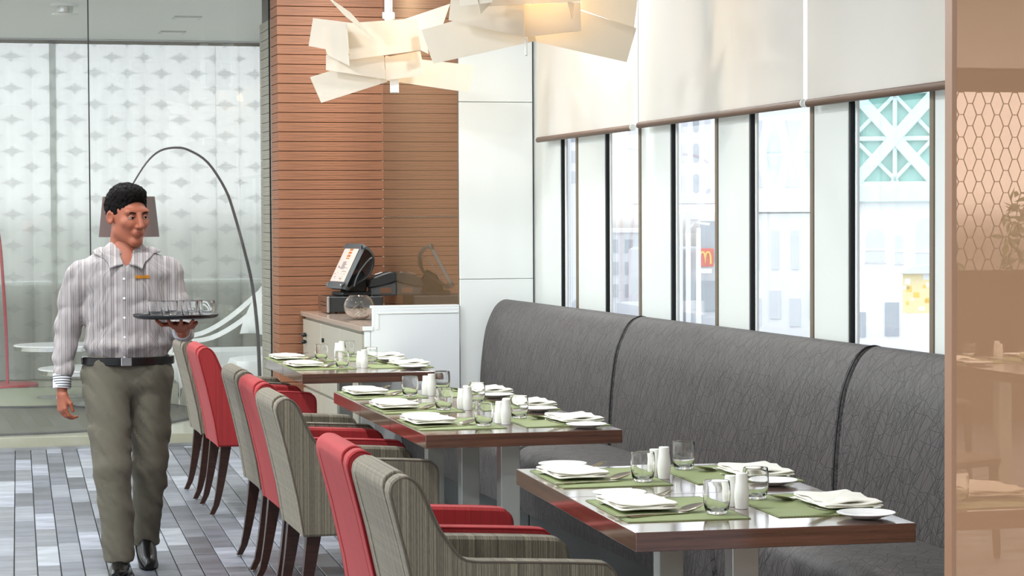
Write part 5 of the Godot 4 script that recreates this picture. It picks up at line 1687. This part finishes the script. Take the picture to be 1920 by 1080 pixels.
		so.position = Vector3(0, 0, 0.012)
	# --- hair, brows, eyes, lips ride on the head
	var hd := Node3D.new()
	hd.name = "head_details"
	f = Field.new(Vector3(-0.11, -0.06, -0.14), Vector3(0.11, 0.16, 0.11), 0.0045)
	f.blob(Vector3(0, 0.044, -0.022), Vector3(0.0805, 0.097, 0.1))
	f.blob(Vector3(0, 0.098, 0.028), Vector3(0.060, 0.036, 0.058), 0.03)
	f.ripple(func(p: Vector3) -> float: return 0.006 * nz.get_noise_3d(p.x * 18, p.y * 18, p.z * 18))
	f.cut(Vector3(0, -0.60, 0.80).normalized(), Vector3(0, 0.062, 0.070))
	f.cut(Vector3(0, -0.93, 0.36).normalized(), Vector3(0, -0.022, -0.02))
	var hr := Sh.new()
	f.into(hr, ht)
	obj("hair", hr, M.hair, o)
	for s in [-1.0, 1.0]:
		var e := obj("eye", Sh.new().ball(ht * Vector3(0.031 * s, 0.002, 0.0755), Vector3.ONE * 0.0122, 16), M.eye_white, o)
		obj("iris", Sh.new().ball(ht * Vector3(0.031 * s + 0.0025, 0.0005, 0.0855), Vector3(0.0056, 0.0056, 0.003), 12, ht.basis), M.hair, e)
		var lid := []
		var brow := []
		for k in 7:
			var t := k / 6.0 * 2 - 1
			lid.append(ht * Vector3(0.031 * s + t * 0.0155, 0.0060 - 0.004 * t * t, 0.0885 - 0.005 * t * t - 0.003 * t * s))
			brow.append(ht * Vector3(0.033 * s + t * 0.019, 0.0215 - 0.003 * t * t + 0.001 * t * s, 0.0885 - 0.004 * t * t - 0.006 * t * s))
		obj("eyelid", Sh.new().tube(lid, [0.001, 0.0022, 0.0028, 0.003, 0.0028, 0.0022, 0.001], 6), M.skin, o, 60)
		obj("eyebrow", Sh.new().tube(brow, [0.001, 0.003, 0.0036, 0.0036, 0.0034, 0.0028, 0.001], 6), M.hair, o, 60)
	for q in [[-0.0655, 0.0026], [-0.0722, 0.0032]]:
		var lp := []
		for k in 9:
			var t := k / 8.0 * 2 - 1
			lp.append(ht * Vector3(t * 0.022, q[0] + 0.0015 * t * t, 0.0972 - 0.008 * t * t))
		obj("lip", Sh.new().tube(lp, [0.0005, q[1] * 0.7, q[1], q[1] * 1.05, q[1] * 0.95, q[1] * 1.05, q[1], q[1] * 0.7, 0.0005], 8), M.lip, o, 60)
	hd.free()
	# --- tray and the tumblers on it
	var tp := o.transform * Vector3(0.205, 1.122, 0.36)
	var ty := thing("serving_tray", "round black serving tray balanced on the waiter's left hand", "tray", tp)
	obj("disc", Sh.new().lathe([[0.0, 0.0], [0.165, 0.0], [0.178, 0.006], [0.182, 0.016], [0.180, 0.018], [0.174, 0.010], [0.164, 0.0055], [0.0, 0.0055]], 56), M.tray_black, ty)
	var gm := Sh.new().lathe([[0.0, 0.0], [0.026, 0.0], [0.0285, 0.003], [0.034, 0.03], [0.0365, 0.068], [0.036, 0.0695], [0.0348, 0.068], [0.0325, 0.03], [0.027, 0.010], [0.0, 0.009]], 28).mesh()
	var gp := [[-0.085, 0.03, "leftmost, nearest the shirt buttons"], [-0.035, 0.075, "second from the left, at the front"], [0.0, 0.0, "in the middle"], [0.05, 0.085, "at the front right"], [0.08, 0.0, "right of the middle one"], [0.125, 0.045, "rightmost, by the tray rim"]]
	for q in gp:
		var t := thing("tumbler", "clear tumbler on the carried black tray, %s" % q[2], "glass", tp + Vector3(q[0], 0.0057, q[1]), 0, "tumblers on the serving tray")
		put("bowl", gm, M.glass, t)

# height of the field's surface towards +z over (x, y)
func front(f: Field, x: float, y: float) -> float:
	var z := f.lo.z + (f.n.z - 2) * f.cell
	var i := int(round((x - f.lo.x) / f.cell))
	var j := int(round((y - f.lo.y) / f.cell))
	for k in range(f.n.z - 2, 0, -1):
		var a := f.d[(k * f.n.y + j) * f.n.x + i]
		if a < 0:
			var b := f.d[((k + 1) * f.n.y + j) * f.n.x + i]
			return f.lo.z + (k + a / (a - b)) * f.cell
	return z * 0.0 + 0.12

# a point moved along dir until it stands clear of the field's surface by gap
func outside(f: Field, p: Vector3, dir: Vector3, gap: float) -> Vector3:
	for k in 24:
		var g := Vector3i(((p - f.lo) / f.cell).round()).clamp(Vector3i.ZERO, f.n - Vector3i.ONE)
		if f.d[(g.z * f.n.y + g.y) * f.n.x + g.x] > gap: break
		p += dir * 0.003
	return p
